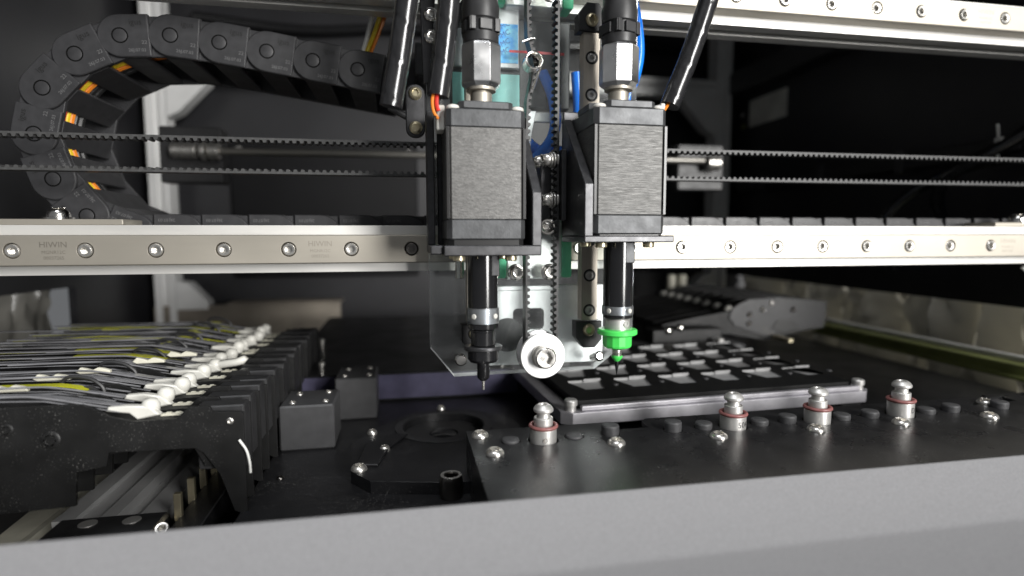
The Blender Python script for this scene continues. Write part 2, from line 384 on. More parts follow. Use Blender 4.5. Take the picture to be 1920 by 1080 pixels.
# ------------------------------------------------------------------ the setting: black enclosure and bed
struct('floor', G().box(-420, 420, -140, 480, -125, -115), 'interior_black')
struct('back_wall', G().box(-420, 420, 440, 448, -115, 300), 'interior_black')
struct('ceiling', G().box(-420, 420, -95, 440, 268, 276), 'interior_black')
struct('side_wall_left', G().prism([(-60, -30), (285, -36), (285, -114), (440, -114), (440, 268), (-60, 268)], 'x', -352, -346), 'interior_black')
g = G().box(327, 333, -60, 440, -43, 268); struct('side_wall_right', g, 'interior_black')
# black bed plate carrying rack, camera cover and blocks
t = thing('bed_plate', 'wide matte black bed plate lying under the heads and blocks', 'plate', (60, 100, -95))
part('plate', G().box(-136, 288, -105, 430, -95, -90, 0.4), 'black_paint', t)
for (x, y) in ((-128, -18), (-110, -62), (-66, -78), (-120, 38)):
    part('screw', screw(3.2, 1.0, 'button', (x, y, -90.05), (0, 0, 1), n=16), 'dark_screw', t)

# front panel of the machine
t = thing('front_panel', 'pale grey powder coated panel across the bottom foreground', 'panel', (0, -103, -115))
prof = [(-103, -66.6), (-103.6, -66.0), (-123.6, -74.5), (-125.4, -75.0), (-170, -73.8), (-170, -118), (-168, -118), (-168, -75.8), (-124, -77), (-105, -69), (-105, -118), (-103, -118)]
part('sheet', G().prism(prof, 'x', -420, 420), 'powder_grey', t)

# ------------------------------------------------------------------ gantry beams with linear rails
cap55 = mesh('rail_screw', screw(5.4, 3.0, 'cap', hexr=1.55), 'screw_steel')
cap55d = mesh('rail_screw_dark', screw(5.4, 3.0, 'cap', hexr=1.55), 'dark_screw')
def gantry(name, label, zc, screws, x0, x1, etched):
    t = thing(name, label, 'beam', (0, 18, zc - 10))
    pr = profile2020(18, zc); part('extrusion', G().prism(pr, 'x', x0, x1), 'anodised_alu', t)
    holes = [circ(x, zc, 3.05, 24) for x in screws]
    g = G(); g.prism([(x0, zc - 5.6), (x1, zc - 5.6), (x1, zc + 5.6), (x0, zc + 5.6)], 'y', 0.0, 4.6, holes)
    g.prism([(0.02, zc - 5.6), (0.5, zc - 6.0), (7.95, zc - 6.0), (7.95, zc + 6.0), (0.5, zc + 6.0), (0.02, zc + 5.6), (4.7, zc + 5.59), (4.7, zc - 5.59)], 'x', x0, x1)
    rail = part('linear_rail', g, 'rail_steel', t)
    for i, x in enumerate(screws):
        dp = rnd.uniform(-0.6, 0.9); me = cap55d if (x == -75) else cap55
        inst('rail_screw', me, rail, (x, 3.6 - 0.9 - dp, zc), (PI / 2, rnd.uniform(0, 1), 0))
    for x in etched:
        for (s_, dz, sz) in (('HIWIN', 2.2, 3.2), ('MGNR12C', -0.7, 1.8), ('00037265', -2.9, 1.8)):
            tg = text_geo(s_, sz, 0.01); tg.xf(Matrix.Translation((x, -0.012, zc + dz)) @ Matrix.Rotation(PI / 2, 4, 'X'))
            part('etched_mark', tg, 'etch', rail)
    return t
scr = [25 * (k - 9) for k in range(0, 19)]
gb = gantry('gantry_beam', 'silver gantry beam with steel guide rail behind the two heads, at mid height', 0, scr, -330, 326, [-211, -112.5, 236])
gantry('gantry_beam', 'upper silver gantry beam with steel guide rail along the top edge', 115, [-1.2 + 25 * k for k in range(-10, 11)], -330, 326, [161, 212, -80])
# end plates bolted on the lower beam
for (x0, x1, bx, lab) in ((-330, -190, -217, 'flat steel end plate with bolt on the left end of the lower beam'), (238, 326, 262, 'flat steel end plate with bolt on the right end of the lower beam')):
    t = thing('end_plate', lab, 'plate', ((x0 + x1) / 2, 18, 10), 'beam end plates')
    part('plate', G().box(x0, x1, 9, 27, 10.05, 12.4, 0.3), 'rail_steel', t)
    part('washer', G().lathe([(5.6, 0), (5.6, 0.9), (4.9, 1.1), (0, 1.1)], (bx, 17, 12.4), n=28), 'chrome', t)
    part('bolt', screw(8.6, 3.6, 'button', (bx, 17, 13.5), (0, 0, 1)), 'chrome', t)

# ------------------------------------------------------------------ toothed belts
def belt_geo(path, y0, y1, side, pitch, th, tooth):
    """path of (x,z); teeth on the given side (+1 = left normal)"""
    P = [Vector(p) for p in path]; L = [0]
    for i in range(1, len(P)): L.append(L[-1] + (P[i] - P[i - 1]).length)
    def at(s_):
        s_ = max(0, min(L[-1] - 1e-6, s_)); i = 0
        lo, hi = 0, len(L) - 1
        while hi - lo > 1:
            md = (lo + hi) // 2
            if L[md] <= s_: lo = md
            else: hi = md
        i = lo; k = (s_ - L[i]) / max(1e-9, L[i + 1] - L[i]); p = P[i].lerp(P[i + 1], k); d = (P[i + 1] - P[i]).normalized(); return p, Vector((-d.y, d.x))
    outer = []; inner = []; n = int(L[-1] / pitch)
    for k in range(n):
        for (fr, hh) in ((0.0, 0), (0.24, 0), (0.34, 0.85), (0.42, 1), (0.66, 1), (0.74, 0.85), (0.84, 0)):
            p, nn = at((k + fr) * pitch); inner.append(p + nn * side * (th + tooth * hh)); outer.append(p)
    g = G(); c = len(outer); v = []
    for (o_, i_) in zip(outer, inner): v += [(o_.x, y0, o_.y), (o_.x, y1, o_.y), (i_.x, y0, i_.y), (i_.x, y1, i_.y)]
    f = []
    for k in range(c - 1):
        a = 4 * k; b = a + 4
        f += [(a, a + 1, b + 1, b), (a + 2, b + 2, b + 3, a + 3), (a, b, b + 2, a + 2), (a + 1, a + 3, b + 3, b + 1)]
    f += [(0, 2, 3, 1), (4 * c - 4, 4 * c - 3, 4 * c - 1, 4 * c - 2)]
    return g.add(v, f)
t = thing('timing_belt', 'long black toothed drive belt running above the lower beam in two strands', 'belt', (0, 15, 32))
part('upper_strand', belt_geo([(-335, 46.6), (326, 47.6)], 12, 18, -1, 3.0, 0.9, 1.1), 'belt_rubber', t, 25)
part('lower_strand', belt_geo([(-335, 31.6), (326, 32.6)], 12, 18, 1, 3.0, 0.9, 1.1), 'belt_rubber', t, 25)

# ------------------------------------------------------------------ cable chain
pins = [(330, 6.4), (-196, 6.4), (-206, 9.5), (-216, 17.5), (-226, 32), (-231, 50), (-226.5, 68), (-214, 82), (-198, 90.5), (-178, 92.3), (-156, 90.4), (-137, 87.8), (-117, 84.8), (-97, 81.8), (-78, 79.0)]
dense = [Vector((330, 6.4)), Vector((-190, 6.4))] + [Vector((p.x, p.y)) for p in spline([(p[0], p[1], 0) for p in pins[1:]], 10)][1:]
PITCH = 19.8; pts = []; acc = 0; need = 0
seq = list(reversed(dense))
pts = [seq[0]]
for i in range(1, len(seq)):
    a, b = seq[i - 1], seq[i]; d = (b - a).length; pos = 0
    while True:
        rem = PITCH - acc
        if pos + rem > d: acc += d - pos; break
        pos += rem; acc = 0; pts.append(a.lerp(b, pos / d))
# pts[0] at the head, running left over the loop and back right along the beam
h = 8.9
dsh = [(11.6, -h), (11.6, h)] + [(h * math.cos(a), h * math.sin(a)) for a in [PI / 2 + PI * i / 14 for i in range(15)]]
def shell_ring(r0, r1): return None
outer_me = mesh('side_plate', G().prism(dsh, 'y', 0, 2.6, ch=0.4), 'chain_plastic')
inner_g = G().box(-h * 1.0, 0.6 + 11, 1.1, 3.0, -h + 0.5, h - 0.5, 0.2)
inner_me = mesh('inner_plate', G().box(8.0, 22.6, 1.9, 4.0, -h + 0.4, h - 0.4, 0.2), 'chain_plastic')
far_me = mesh('far_plate', G().box(-8, 18, 46, 48, -h, h, 0.3), 'chain_plastic')
bar_me = mesh('cross_bar', G().box(-3.0, 8.5, 2.6, 46, -h, -h + 2.0, 0.4), 'chain_plastic')
bar2_me = mesh('top_bar', G().box(-3.5, 11.0, 2.6, 46, h - 2.0, h, 0.4), 'chain_plastic')
pin_g = G(); pin_g.lathe([(2.75, -0.25), (2.75, 0.0), (2.6, 0.06), (0, 0.06)], (0, 0, 0), (0, -1, 0), 24)
pin_me = mesh('pin', pin_g, 'chain_plastic')
ring_g = G().prism(circ(0, 0, 3.3, 28), 'y', -0.05, 0.02, [circ(0, 0, 2.72, 28)]); ring_me = mesh('pin_groove_shade', ring_g, 'groove_shade')  # flat black ring stands for the shade in the groove around the pin
mk = G()
for (s_, sz, x, z) in (('igus', 3.4, 6.6, 5.4), ('22', 2.2, 9.3, -3.0), ('26J.07.03', 1.9, 6.2, -6.2)):
    mk.cur = 0 if s_ == 'igus' else 1
    tg = text_geo(s_, sz, 0.05); tg.xf(Matrix.Translation((x, -0.04, z)) @ Matrix.Rotation(PI / 2, 4, 'X')); mk.add(tg.v, tg.f)
mark_me = mesh('moulded_mark', mk, ['chain_mark', 'chain_print'])
chain = thing('cable_chain', 'black plastic cable chain looping up behind the beam at the left', 'cable chain', (-100, 50, 0))
CY = 30.0; ang_l = []
for i in range(1, len(pts)):
    p = pts[i]; q = pts[i - 1]; d = (q - p).normalized(); an = math.atan2(d.y, d.x); ang_l.append((p, an))
    lk = inst('link', outer_me, chain, (p.x, CY, p.y), (0, -an, 0))
    lk_off = ORG[lk.name]
    for (nm, me) in (('inner_plate', inner_me), ('far_plate', far_me), ('cross_bar', bar_me), ('top_bar', bar2_me), ('pin', pin_me), ('pin_groove_shade', ring_me), ('moulded_mark', mark_me)):
        o = bpy.data.objects.new(nm, me); col.objects.link(o); o.parent = lk
# wires in the chain
t = thing('wire_bundle', 'red, yellow and orange wires showing inside the cable chain', 'wires', (-180, 42, 0))
for k, (mname, yy, rr) in enumerate((('wire_red', 38.5, 1.3), ('wire_yellow', 42.0, 1.4), ('wire_orange', 45.5, 1.6), ('wire_blue', 35.5, 1.1), ('wire_black', 49, 1.4), ('wire_black', 53, 1.6))):
    path = []
    for q_, (p, an) in enumerate(ang_l[:17]):
        n_ = Vector((-math.sin(an), math.cos(an))); c = p + n_ * -(3.2 if q_ < 5 else 6.2); path.append((c.x, yy + 0.5 * math.sin(p.x * 0.1 + k), c.y))
    part('wire', G().tube(spline(path, 5), rr, 8), mname, t)

# ------------------------------------------------------------------ placement head plate
hp = thing('head_plate', 'clear acrylic head plate with steel guides and green capped carriages', 'head plate', (-24, -8, -54))
ac = [(-68, 150), (-68, -41.5), (-58.2, -54), (4, -53.4), (21.5, -40), (21.5, 150)]
g = G(); k = len(ac); a, b = -11.0, -5.0
g.add([(p[0], a, p[1]) for p in ac] + [(p[0], b, p[1]) for p in ac], [tuple(range(k)), tuple(reversed(range(k, 2 * k)))])
g.cur = 1; c = 0.5
for i in range(k):
    j = (i + 1) % k; g.add([(ac[i][0], a, ac[i][1]), (ac[j][0], a, ac[j][1]), (ac[j][0], b, ac[j][1]), (ac[i][0], b, ac[i][1])], [(0, 1, 2, 3)])
part('acrylic_plate', g, ['acrylic', 'acrylic_edge'], hp)
# grey metal backing below the rail
bk = [(-50, -16.5), (-50, -48), (-46, -51.5), (6, -51.5), (10, -47), (10, -16.5)]
part('backing_plate', G().prism(bk, 'y', -4.2, -1.2, [rrect(-31.5, -17.5, -36, -26.5, 2)], 0), 'backing_alu', hp)
part('backing_lip', G().box(-50, 10, -4.6, -1.2, -18.6, -16.4, 0.3), 'backing_alu', hp)
part('dark_disc', G().prism(circ(-34, -38, 7.5, 28), 'y', -4.9, -4.25), 'black_plastic', hp)  # plain dark disc lying on the backing plate
for zc in (0, 115):
    c = part('carriage', G().box(-34.55, -9.65, -4.9, 5.5, zc - 13.5, zc + 13.5, 0.6), 'machined_alu', hp)
    for (x0, x1) in ((-39.0, -34.6), (-9.6, -5.0)):
        part('end_cap', G().prism(rrect(x0, x1, zc - 13, zc + 13, 0.8, 2), 'y', -4.6, 5.0, ch=0.3), 'cap_green', c)
    for x in (-31.6, -17.1):
        for dz in (-10, 10):
            w = part('washer', G().lathe([(3.6, 0), (3.6, 0.7), (3.2, 0.9), (0, 0.9)], (x, -11.0, zc + dz), (0, -1, 0), 24), 'chrome', hp)
            part('screw', screw(5.5, 3.0, 'cap', (x, -11.9, zc + dz), (0, -1, 0), hexr=1.5), 'chrome', w)
# vertical guides
vs = mesh('guide_screw', screw(3.9, 2.1, 'cap', hexr=1.0, n=18), 'silver_satin')
for cx in (-49.5, -0.6):
    zs = [78.6 - 15 * k for k in range(0, 8)]
    z0, z1 = -30.6, 88.6; holes = [circ(cx, z, 2.15, 20) for z in zs]
    g = G().prism([(cx - 3.5, z0), (cx + 3.5, z0), (cx + 3.5, z1), (cx - 3.5, z1)], 'y', -16.6, -14.0, holes)
    g.box(cx - 3.5, cx + 3.5, -13.98, -11.0, z0, z1)
    gr = part('vertical_guide', g, 'guide_steel', hp)
    for z in zs:
        inst('guide_screw', vs, gr, (cx, -14.6, z), (PI / 2, 0, 0))
        rg = G().prism(circ(cx, z, 2.7, 24), 'y', -16.66, -16.58, [circ(cx, z, 1.95, 24)]); part('counterbore_shade', rg, 'belt_dark', gr)  # flat dark ring on the face stands for shade in the counterbore
    for (zz, sg) in ((-37, -1), (94.8, 1)):
        poly = [(cx - 6, zz + 6 * sg * -1), (cx - 6, zz - 1 * sg * -1), (cx - 2.5, zz + 5.5 * sg), (cx + 2.5, zz + 5.5 * sg), (cx + 5.5, zz + 2 * sg), (cx + 5.5, zz - 6 * sg)]
        e = part('end_stop', G().prism(poly, 'y', -17.5, -11.02, ch=0.4), 'black_plastic', hp)
        part('screw', screw(5.4, 1.5, 'button', (cx - 0.4, -17.5, zz + (2.2 if sg < 0 else -1.5)), (0, -1, 0)), 'brass_screw', e)
part('stud', G().lathe([(1.6, 0), (1.6, 4), (2.2, 4.2), (2.2, 7), (1.3, 7.6), (0, 7.6)], (3, -11.05, -48), (0.1, -1, 0.25), 18), 'chrome', hp)
part('stud', G().lathe([(2.6, 0), (2.6, 2.5), (2.0, 3.1), (0, 3.1)], (-55.5, -11.05, -46.5), (0, -1, 0), 18), 'chrome', hp)
part('stud', G().lathe([(2.0, 0), (2.0, 8), (0, 8)], (-54.5, -1.1, -13), (0, 0, 1), 18), 'chrome', hp)
part('red_line', G().box(-33, -9, -4.6, -4.4, 82.6, 83.6), 'red_print', hp)

# things seen through the acrylic
t = thing('valve_block', 'grey valve block with blue holographic sticker behind the acrylic plate', 'valve block', (-38, 3, 55))
part('body', G().box(-57, -27.6, 0, 14, 77, 103, 0.6), 'dull_alu', t)
part('sticker', G().box(-47.5, -28.4, -0.3, -0.05, 79.4, 95.6), 'sticker_blue', t)
tg = G()
for r_ in range(4):
    q = text_geo('3DIMC', 3.0, 0.02); q.xf(Matrix.Translation((-36.0, -0.34, 94 - 3.6 * r_)) @ Matrix.Rotation(R(-28), 4, 'Y') @ Matrix.Rotation(PI / 2, 4, 'X'))
    q.v = [(min(-28.6, max(-47.3, p[0])), p[1], min(95.4, max(79.6, p[2]))) for p in q.v]; tg.add(q.v, q.f)
part('sticker_print', tg, 'sticker_ink', t)
part('lower_body', G().box(-57, -27.6, 0, 12, 56, 76, 0.5), 'block_grey', t)
part('teal_label', G().box(-56.8, -27.8, -0.4, -0.1, 57, 74.6), 'teal_board', t)
t = thing('metal_shroud', 'dull metal shroud behind the drive belt strands, seen through the acrylic', 'shroud', (-20, 4, 40))
part('shroud', G().box(-27.0, -3.5, 5.2, 12, 62, 100, 0.6), 'block_grey', t)
part('clip', G().prism([(-30.5, 60), (-30.5, 38), (-27, 20), (-24.5, 20), (-22.0, 50), (-20, 60)], 'y', 0.5, 2.0, ch=0.2), 'dull_alu', t)
part('bracket', G().prism([(-31, 59.5), (-5.5, 59.5), (-5.5, 55.5), (-31, 55.5)], 'y', 1.0, 4.0, ch=0.3), 'white_alu', t)
for (lab, path) in (('bright blue air tube curving between the two heads, looping to the left', [(-27, 2, 32), (-21, -1.0, 39), (-14, -1, 47), (-11.5, 0, 56), (-12.5, 3, 68), (-16, 6, 78)]),
                    ('blue air tube standing upright behind the right hand belt strand', [(-25, 3, 48), (-18, 2.6, 43), (-10, 2.5, 42.5), (-3, 3, 46), (0, 3.5, 60), (-1, 4, 78)]),
                    ('blue air tube emerging at the right edge of the acrylic plate', [(17, 1, 40), (20.5, 1, 62), (26, 1, 78), (27.4, 1, 90), (25, 1, 106), (19, 1, 120)])):
    solo('air_tube', G().tube(spline(path, 8), 2.4, 14), 'blue_tube', lab, 'tube', path[0], 'blue air tubes of the head')

# ------------------------------------------------------------------ spindle units (motor, bracket, spindle, fitting)
def spindle_unit(label, cx, zb, zt, lam, br, gus, zplate):
    ay = -34.5; yf = -48.5; yb = -20.5
    t = thing('spindle_unit', label, 'spindle', (cx, ay, zplate[0]), 'spindle units of the head')
    oc = lambda h_, c_: [(cx - h_ + c_, ay - h_), (cx + h_ - c_, ay - h_), (cx + h_, ay - h_ + c_), (cx + h_, ay + h_ - c_), (cx + h_ - c_, ay + h_), (cx - h_ + c_, ay + h_), (cx - h_, ay + h_ - c_), (cx - h_, ay - h_ + c_)]
    lz0, lz1 = zb + 7.4, zt - 9.0
    mo = part('motor', G().prism(oc(13.85, 1.6), 'z', lz0, lz1), [lam], t)
    for k, (x, y) in enumerate(((cx - 13.9, ay - 13.9), (cx + 13.9, ay - 13.9))):
        s_ = 1 if k == 0 else -1
        part('edge_strip', G().prism([(x - 0.15 * s_, y + 2.2), (x - 0.15 * s_, y - 0.2), (x + 0.9 * s_, y - 0.2), (x + 0.9 * s_, y + 0.1), (x + 0.2 * s_, y + 0.2), (x + 0.2 * s_, y + 2.2)], 'z', lz0 - 0.02, lz1 + 0.02), 'motor_edge', mo)
    part('lower_cap', G().prism(oc(14.05, 1.8), 'z', zb, lz0 - 0.05, ch=0.5), 'motor_cap', mo)
    part('upper_cap', G().prism(oc(14.05, 1.8), 'z', lz1 + 0.05, zt - 2.6, ch=0.4), 'motor_cap', mo)
    H = 14.0; c1 = 6.2; c2 = 4.4
    cross = [(cx - H + c1, ay - H), (cx + H - c1, ay - H), (cx + H - c2, ay - H + 1.6), (cx + H - c2, ay - H + c1), (cx + H, ay - H + c1 + 1), (cx + H, ay + H - c1 - 1), (cx + H - c2, ay + H - c1), (cx + H - c2, ay + H - 1.6),
             (cx + H - c1, ay + H), (cx - H + c1, ay + H), (cx - H + c2, ay + H - 1.6), (cx - H + c2, ay + H - c1), (cx - H, ay + H - c1 - 1), (cx - H, ay - H + c1 + 1), (cx - H + c2, ay - H + c1), (cx - H + c2, ay - H + 1.6)]
    part('cap_rim', G().prism(cross, 'z', zt - 2.65, zt, ch=0.3), 'motor_cap', mo)
    for sx in (-1, 1):
        for sy in (-1, 1): part('corner_screw', G().lathe([(2.3, 0), (2.4, 0.5), (2.1, 1.2), (1.2, 1.6), (0, 1.6)], (cx + sx * 11.4, ay + sy * 11.4, zt - 2.7), n=20), 'connector_white', mo)
    # bracket
    z0, z1 = zplate; bx0, bx1 = br
    b_ = part('bracket', G().box(bx0, bx1, -49.0, -18.2, z0, z1, 0.35), 'black_anodised', t)
    part('back_plate', G().box(min(bx0, cx - 15.5), max(cx + 15.5, min(bx1, cx + 17)), -20.2, -17.6, z1, zt + 1, 0.3), 'black_anodised', b_)
    gx0, gx1 = gus; zf = z1 + 18.8
    part('gusset', G().prism([(-49.0, z1 - 0.02), (-49.0, zf), (-47.8, zf + 1.4), (-18.5, zt - 0.5), (-18.5, z1 - 0.02)], 'x', gx0, gx1, ch=0.3), 'black_anodised', b_)
    part('motor_flange', G().prism(oc(13.6, 2.0), 'z', z1, zb - 0.02), 'motor_edge', b_)
    for (dx, dy) in ((-9.5, -9.5), (9.5, -9.5), (-9.5, 9.5), (9.5, 9.5)):
        part('bracket_screw', screw(4.4, 2.0, 'cap', (cx + dx, ay + dy, z0 + 0.05), (0, 0, -1), n=18), 'brass_screw', b_)
    return t
# left unit (lower)
ul = spindle_unit('left spindle motor unit with mottled grey motor on black bracket, hanging lower', -49.3, 4.0, 52.0, 'lamination_rough', (-64.6, -29.5), (-33.0, -29.5), (-1.7, 2.0))
part('corner_bracket', G().box(-69.2, -64.7, -47, -18.2, -1.2, 2.0, 0.4), 'black_anodised', ul)
part('left_web', G().box(-69.2, -66.4, -30, -18.2, 2.0, 52, 0.3), 'black_anodised', ul)
cx, ay = -49.0, -34.5
sp = part('spindle', G().lathe([(5.75, -21.6), (5.75, -1.72)], (cx, ay, 0), n=40), 'black_gloss', ul)
part('spindle_flat', G().box(cx + 2.6, cx + 5.6, ay - 5.2, ay - 2, -9.5, -1.75, 0.2), 'black_anodised', sp)
part('collar', G().lathe([(6.05, -27.6), (6.2, -27.2), (6.2, -22.2), (6.05, -21.8)], (cx, ay, 0), n=40), 'clear_collar', ul)
part('collar_core', G().lathe([(5.2, -27.6), (5.2, -21.7)], (cx, ay, 0), n=32), 'dull_alu', ul)
for a in (-0.72, 0.72):
    part('ball', G().lathe([(0, 0), (0.5, 0.06), (0.9, 0.3), (1.05, 0.75), (0.9, 1.1), (0, 1.25)], (cx + 5.4 * math.sin(a), ay - 5.4 * math.cos(a), -24.7), (math.sin(a), -math.cos(a), 0), 14), 'white_plastic', ul)
part('spindle_ring', G().lathe([(5.0, -30.2), (5.9, -29.6), (5.9, -27.9), (5.6, -27.7)], (cx, ay, 0), n=40), 'black_gloss', ul)
# right unit (higher)
ur = spindle_unit('right spindle motor unit with finely ribbed grey motor, raised higher', 4.2, 5.9, 54.6, 'lamination', (-13.5, 21.8), (-13.5, -10.1), (2.9, 5.4))
cx2 = 5.3
sp = part('spindle', G().lathe([(5.85, -22.4), (5.85, 2.88)], (cx2, ay, 0), n=40), 'black_gloss', ur)
part('spindle_flat', G().box(cx2 - 1.2, cx2 + 4.6, ay - 5.75, ay - 3, -5.2, 2.85, 0.25), 'motor_cap', sp)
part('collar', G().lathe([(6.1, -25.8), (6.25, -25.4), (6.25, -22.7), (6.1, -22.3)], (cx2, ay, 0), n=40), 'clear_collar', ur)
part('collar_core', G().lathe([(5.2, -25.8), (5.2, -22.4)], (cx2, ay, 0), n=32), 'dull_alu', ur)
for a in (-0.95, 0.5):
    part('ball', G().lathe([(0, 0), (0.5, 0.06), (0.9, 0.3), (1.05, 0.75), (0.9, 1.1), (0, 1.25)], (cx2 + 5.4 * math.sin(a), ay - 5.4 * math.cos(a), -24.0), (math.sin(a), -math.cos(a), 0), 14), 'white_plastic', ur)
part('spindle_ring', G().lathe([(5.0, -27.4), (5.8, -27.0), (5.8, -26.0), (5.5, -25.8)], (cx2, ay, 0), n=40), 'black_gloss', ur)
# air fittings on top of the motors
for (u, x, z0, lab) in ((ul, -49.2, 52.0, 0), (ur, 4.3, 54.6, 1)):
    f_ = part('fitting_shaft', G().lathe([(4.0, z0 - 0.5), (4.0, z0 + 5.6), (3.4, z0 + 5.8), (3.4, z0 + 6.2), (5.4, z0 + 6.4), (5.4, z0 + 8.6)], (x, ay, 0), n=36), 'rail_steel', u)
    part('fitting_nut', G().lathe([(5.6, z0 + 7.4), (7.4, z0 + 8.8), (7.6, z0 + 9.4), (7.6, z0 + 22), (7.0, z0 + 22.8), (6.2, z0 + 22.9)], (x, ay, 0), n=8, rot=0.32), 'nut_alu', u, 25)
    bd = part('fitting_body', G().lathe([(6.2, z0 + 22.9), (6.6, z0 + 23.4), (6.6, z0 + 26.5), (6.1, z0 + 27), (6.1, z0 + 31), (6.7, z0 + 31.5), (6.9, z0 + 36), (6.4, z0 + 38), (6.2, z0 + 46), (6.2, z0 + 60)], (x, ay, 0), n=40), 'black_plastic', u)
    a0 = 0.18 if lab == 0 else 0.35
    for a in (a0, a0 + PI / 2, a0 - PI / 2):
        d = Vector((math.sin(a), -math.cos(a), 0)); mtx = Matrix.Translation((x, ay, z0 + 28.7)) @ Matrix.Rotation(a, 4, 'Z')
        part('window_tab', G().box(-2.4, 2.4, -6.75, -5.5, -1.9, 2.0, 0.25).xf(mtx), 'black_plastic', bd)
        for s_ in (-1, 1):
            part('window_jamb', G().box(s_ * 4.6 - 1.2, s_ * 4.6 + 1.2, -5.4, -3.6, -1.9, 2.6, 0.1).xf(mtx), 'black_plastic', bd)
    for kk in range(20):
        a = 2 * PI * kk / 20; mtx = Matrix.Translation((x, ay, z0 + 45)) @ Matrix.Rotation(a, 4, 'Z')
        if math.cos(a) > -0.2: part('grip_rib', G().box(-0.5, 0.5, -6.55, -6.0, -5, 6, 0.1).xf(mtx), 'black_plastic', bd)

# nozzles held by the spindles
t = thing('head_nozzle', 'black pick up nozzle with thin needle tip under the left spindle', 'nozzle', (cx, ay, -53.6), 'nozzles fitted on the heads')
part('body', G().lathe([(4.4, -36.4), (4.75, -36.0), (4.75, -31.0), (4.95, -30.8), (4.95, -30.25)], (cx, ay, 0), n=40), 'black_gloss', t)
part('flange', G().prism([(cx + p[0], ay + p[1]) for p in [(7.4 * math.cos(a), 6.6 * math.sin(a)) for a in [2 * PI * i / 40 for i in range(40)]]], 'z', -38.0, -36.42, ch=0.3), 'black_anodised', t)
part('skirt', G().lathe([(3.0, -43.0), (5.3, -42.6), (6.0, -41.6), (6.0, -38.02)], (cx, ay, 0), n=40), 'black_gloss', t)
part('stem', G().lathe([(1.2, -50.2), (2.2, -49.3), (2.45, -48.8), (2.45, -43.02)], (cx, ay, 0), n=28), 'black_gloss', t)
part('needle', G().lathe([(0.42, -53.9), (0.5, -53.7), (0.62, -50.2)], (cx, ay, 0), n=16), 'screw_steel', t)
t = thing('head_nozzle', 'bright green flanged nozzle with spring and black needle under the right spindle', 'nozzle', (cx2, ay, -50), 'nozzles fitted on the heads')
b_ = part('silver_body', G().lathe([(5.0, -31.7), (5.0, -27.9), (4.7, -27.45)], (cx2, ay, 0), n=40), 'silver_satin', t)
part('set_screw', G().lathe([(1.5, 0), (1.5, 0.25), (0.9, 0.25), (0.9, -0.2), (0, -0.2)], (cx2 + 1.9, ay - 4.55, -29.4), (0.4, -0.92, 0), 18), 'silver_satin', b_)
part('flange', G().lathe([(7.3, -34.0), (7.9, -33.6), (7.9, -32.1), (7.4, -31.7), (5.0, -31.6)], (cx2, ay, 0), n=48), 'nozzle_green', t)
part('cup', G().lathe([(4.6, -39.4), (5.5, -38.9), (5.75, -38.2), (5.75, -33.9)], (cx2, ay, 0), n=14), 'nozzle_green', t, 15)
hx = [(cx2 + 1.75 * math.cos(a), ay + 1.75 * math.sin(a), -39.2 - 3.4 * a / (2 * PI * 5)) for a in [2 * PI * 5 * i / 90 for i in range(91)]]
part('spring', G().tube(hx, 0.3, 6), 'screw_steel', t)
part('core', G().lathe([(1.1, -43), (1.1, -39.2)], (cx2, ay, 0), n=16), 'dark_screw', t)
part('tip_collar', G().lathe([(0.9, -45.0), (1.9, -43.9), (2.3, -43.2), (2.3, -42.7), (1.6, -42.4)], (cx2, ay, 0), n=24), 'nozzle_green', t)
part('needle', G().lathe([(0.12, -50.6), (0.5, -48.4), (1.0, -45.6), (1.1, -44.9)], (cx2, ay, 0), n=20), 'black_gloss', t)

# ------------------------------------------------------------------ idler pulley, head belt, spring and clamp
px, pz = -23.9, -42.8
t = thing('idler_pulley', 'shiny white aluminium flanged pulley with hex bolt at the plate bottom', 'pulley', (px, -24, pz - 9.3))
part('front_flange', G().lathe([(8.6, 0), (9.3, 0.5), (9.3, 1.2), (9.0, 1.6), (5.4, 1.7), (0, 1.7)], (px, -27.4, pz), (0, -1, 0), 48), 'pulley_alu', t)
part('hub', G().lathe([(6.2, 0), (6.2, 6.6)], (px, -20.8, pz), (0, -1, 0), 40), 'pulley_alu', t)
part('rear_flange', G().lathe([(9.0, 0), (9.3, 0.3), (9.3, 1.2), (8.8, 1.5)], (px, -19.3, pz), (0, -1, 0), 48), 'machined_alu', t)
part('axle', G().lathe([(4, 0), (4, 8.4)], (px, -10.9, pz), (0, -1, 0), 24), 'chrome', t)
part('washer', G().lathe([(4.9, 0), (4.9, 1.2), (4.6, 1.5), (0, 1.5)], (px, -29.12, pz), (0, -1, 0), 36), 'screw_steel', t)
part('bolt', screw(8.6, 3.6, 'cap', (px, -30.6, pz), (0, -1, 0), hexr=2.7, n=36), 'screw_steel', t)
pr_ = 6.75
path = [(-17.15, 150), (-17.15, pz)] + [(px + pr_ * math.cos(a), pz + pr_ * math.sin(a)) for a in [-PI * i / 24 for i in range(1, 24)]] + [(-30.7, pz), (-30.7, 10), (-30.6, 45), (-30.3, 58), (-28.6, 66), (-27.6, 71.5), (-28.6, 77), (-30.0, 82), (-30.2, 90), (-30.2, 150)]
d2 = [Vector(p) for p in path]; dd = [d2[0]]
for i in range(1, len(d2)):
    n_ = max(1, int((d2[i] - d2[i - 1]).length / 2)); dd += [d2[i - 1].lerp(d2[i], (q + 1) / n_) for q in range(n_)]
t = thing('head_belt', 'narrow black toothed belt looping around the white pulley between the heads', 'belt', (px, -24, -50))
part('belt', belt_geo([(p.x, p.y) for p in dd], -27.0, -21.0, -1, 2.6, 0.8, 1.0), 'belt_dark', t, 25)
t = thing('belt_spring', 'steel torsion spring pressing on the belt near the top', 'spring', (-27, -28, 66))
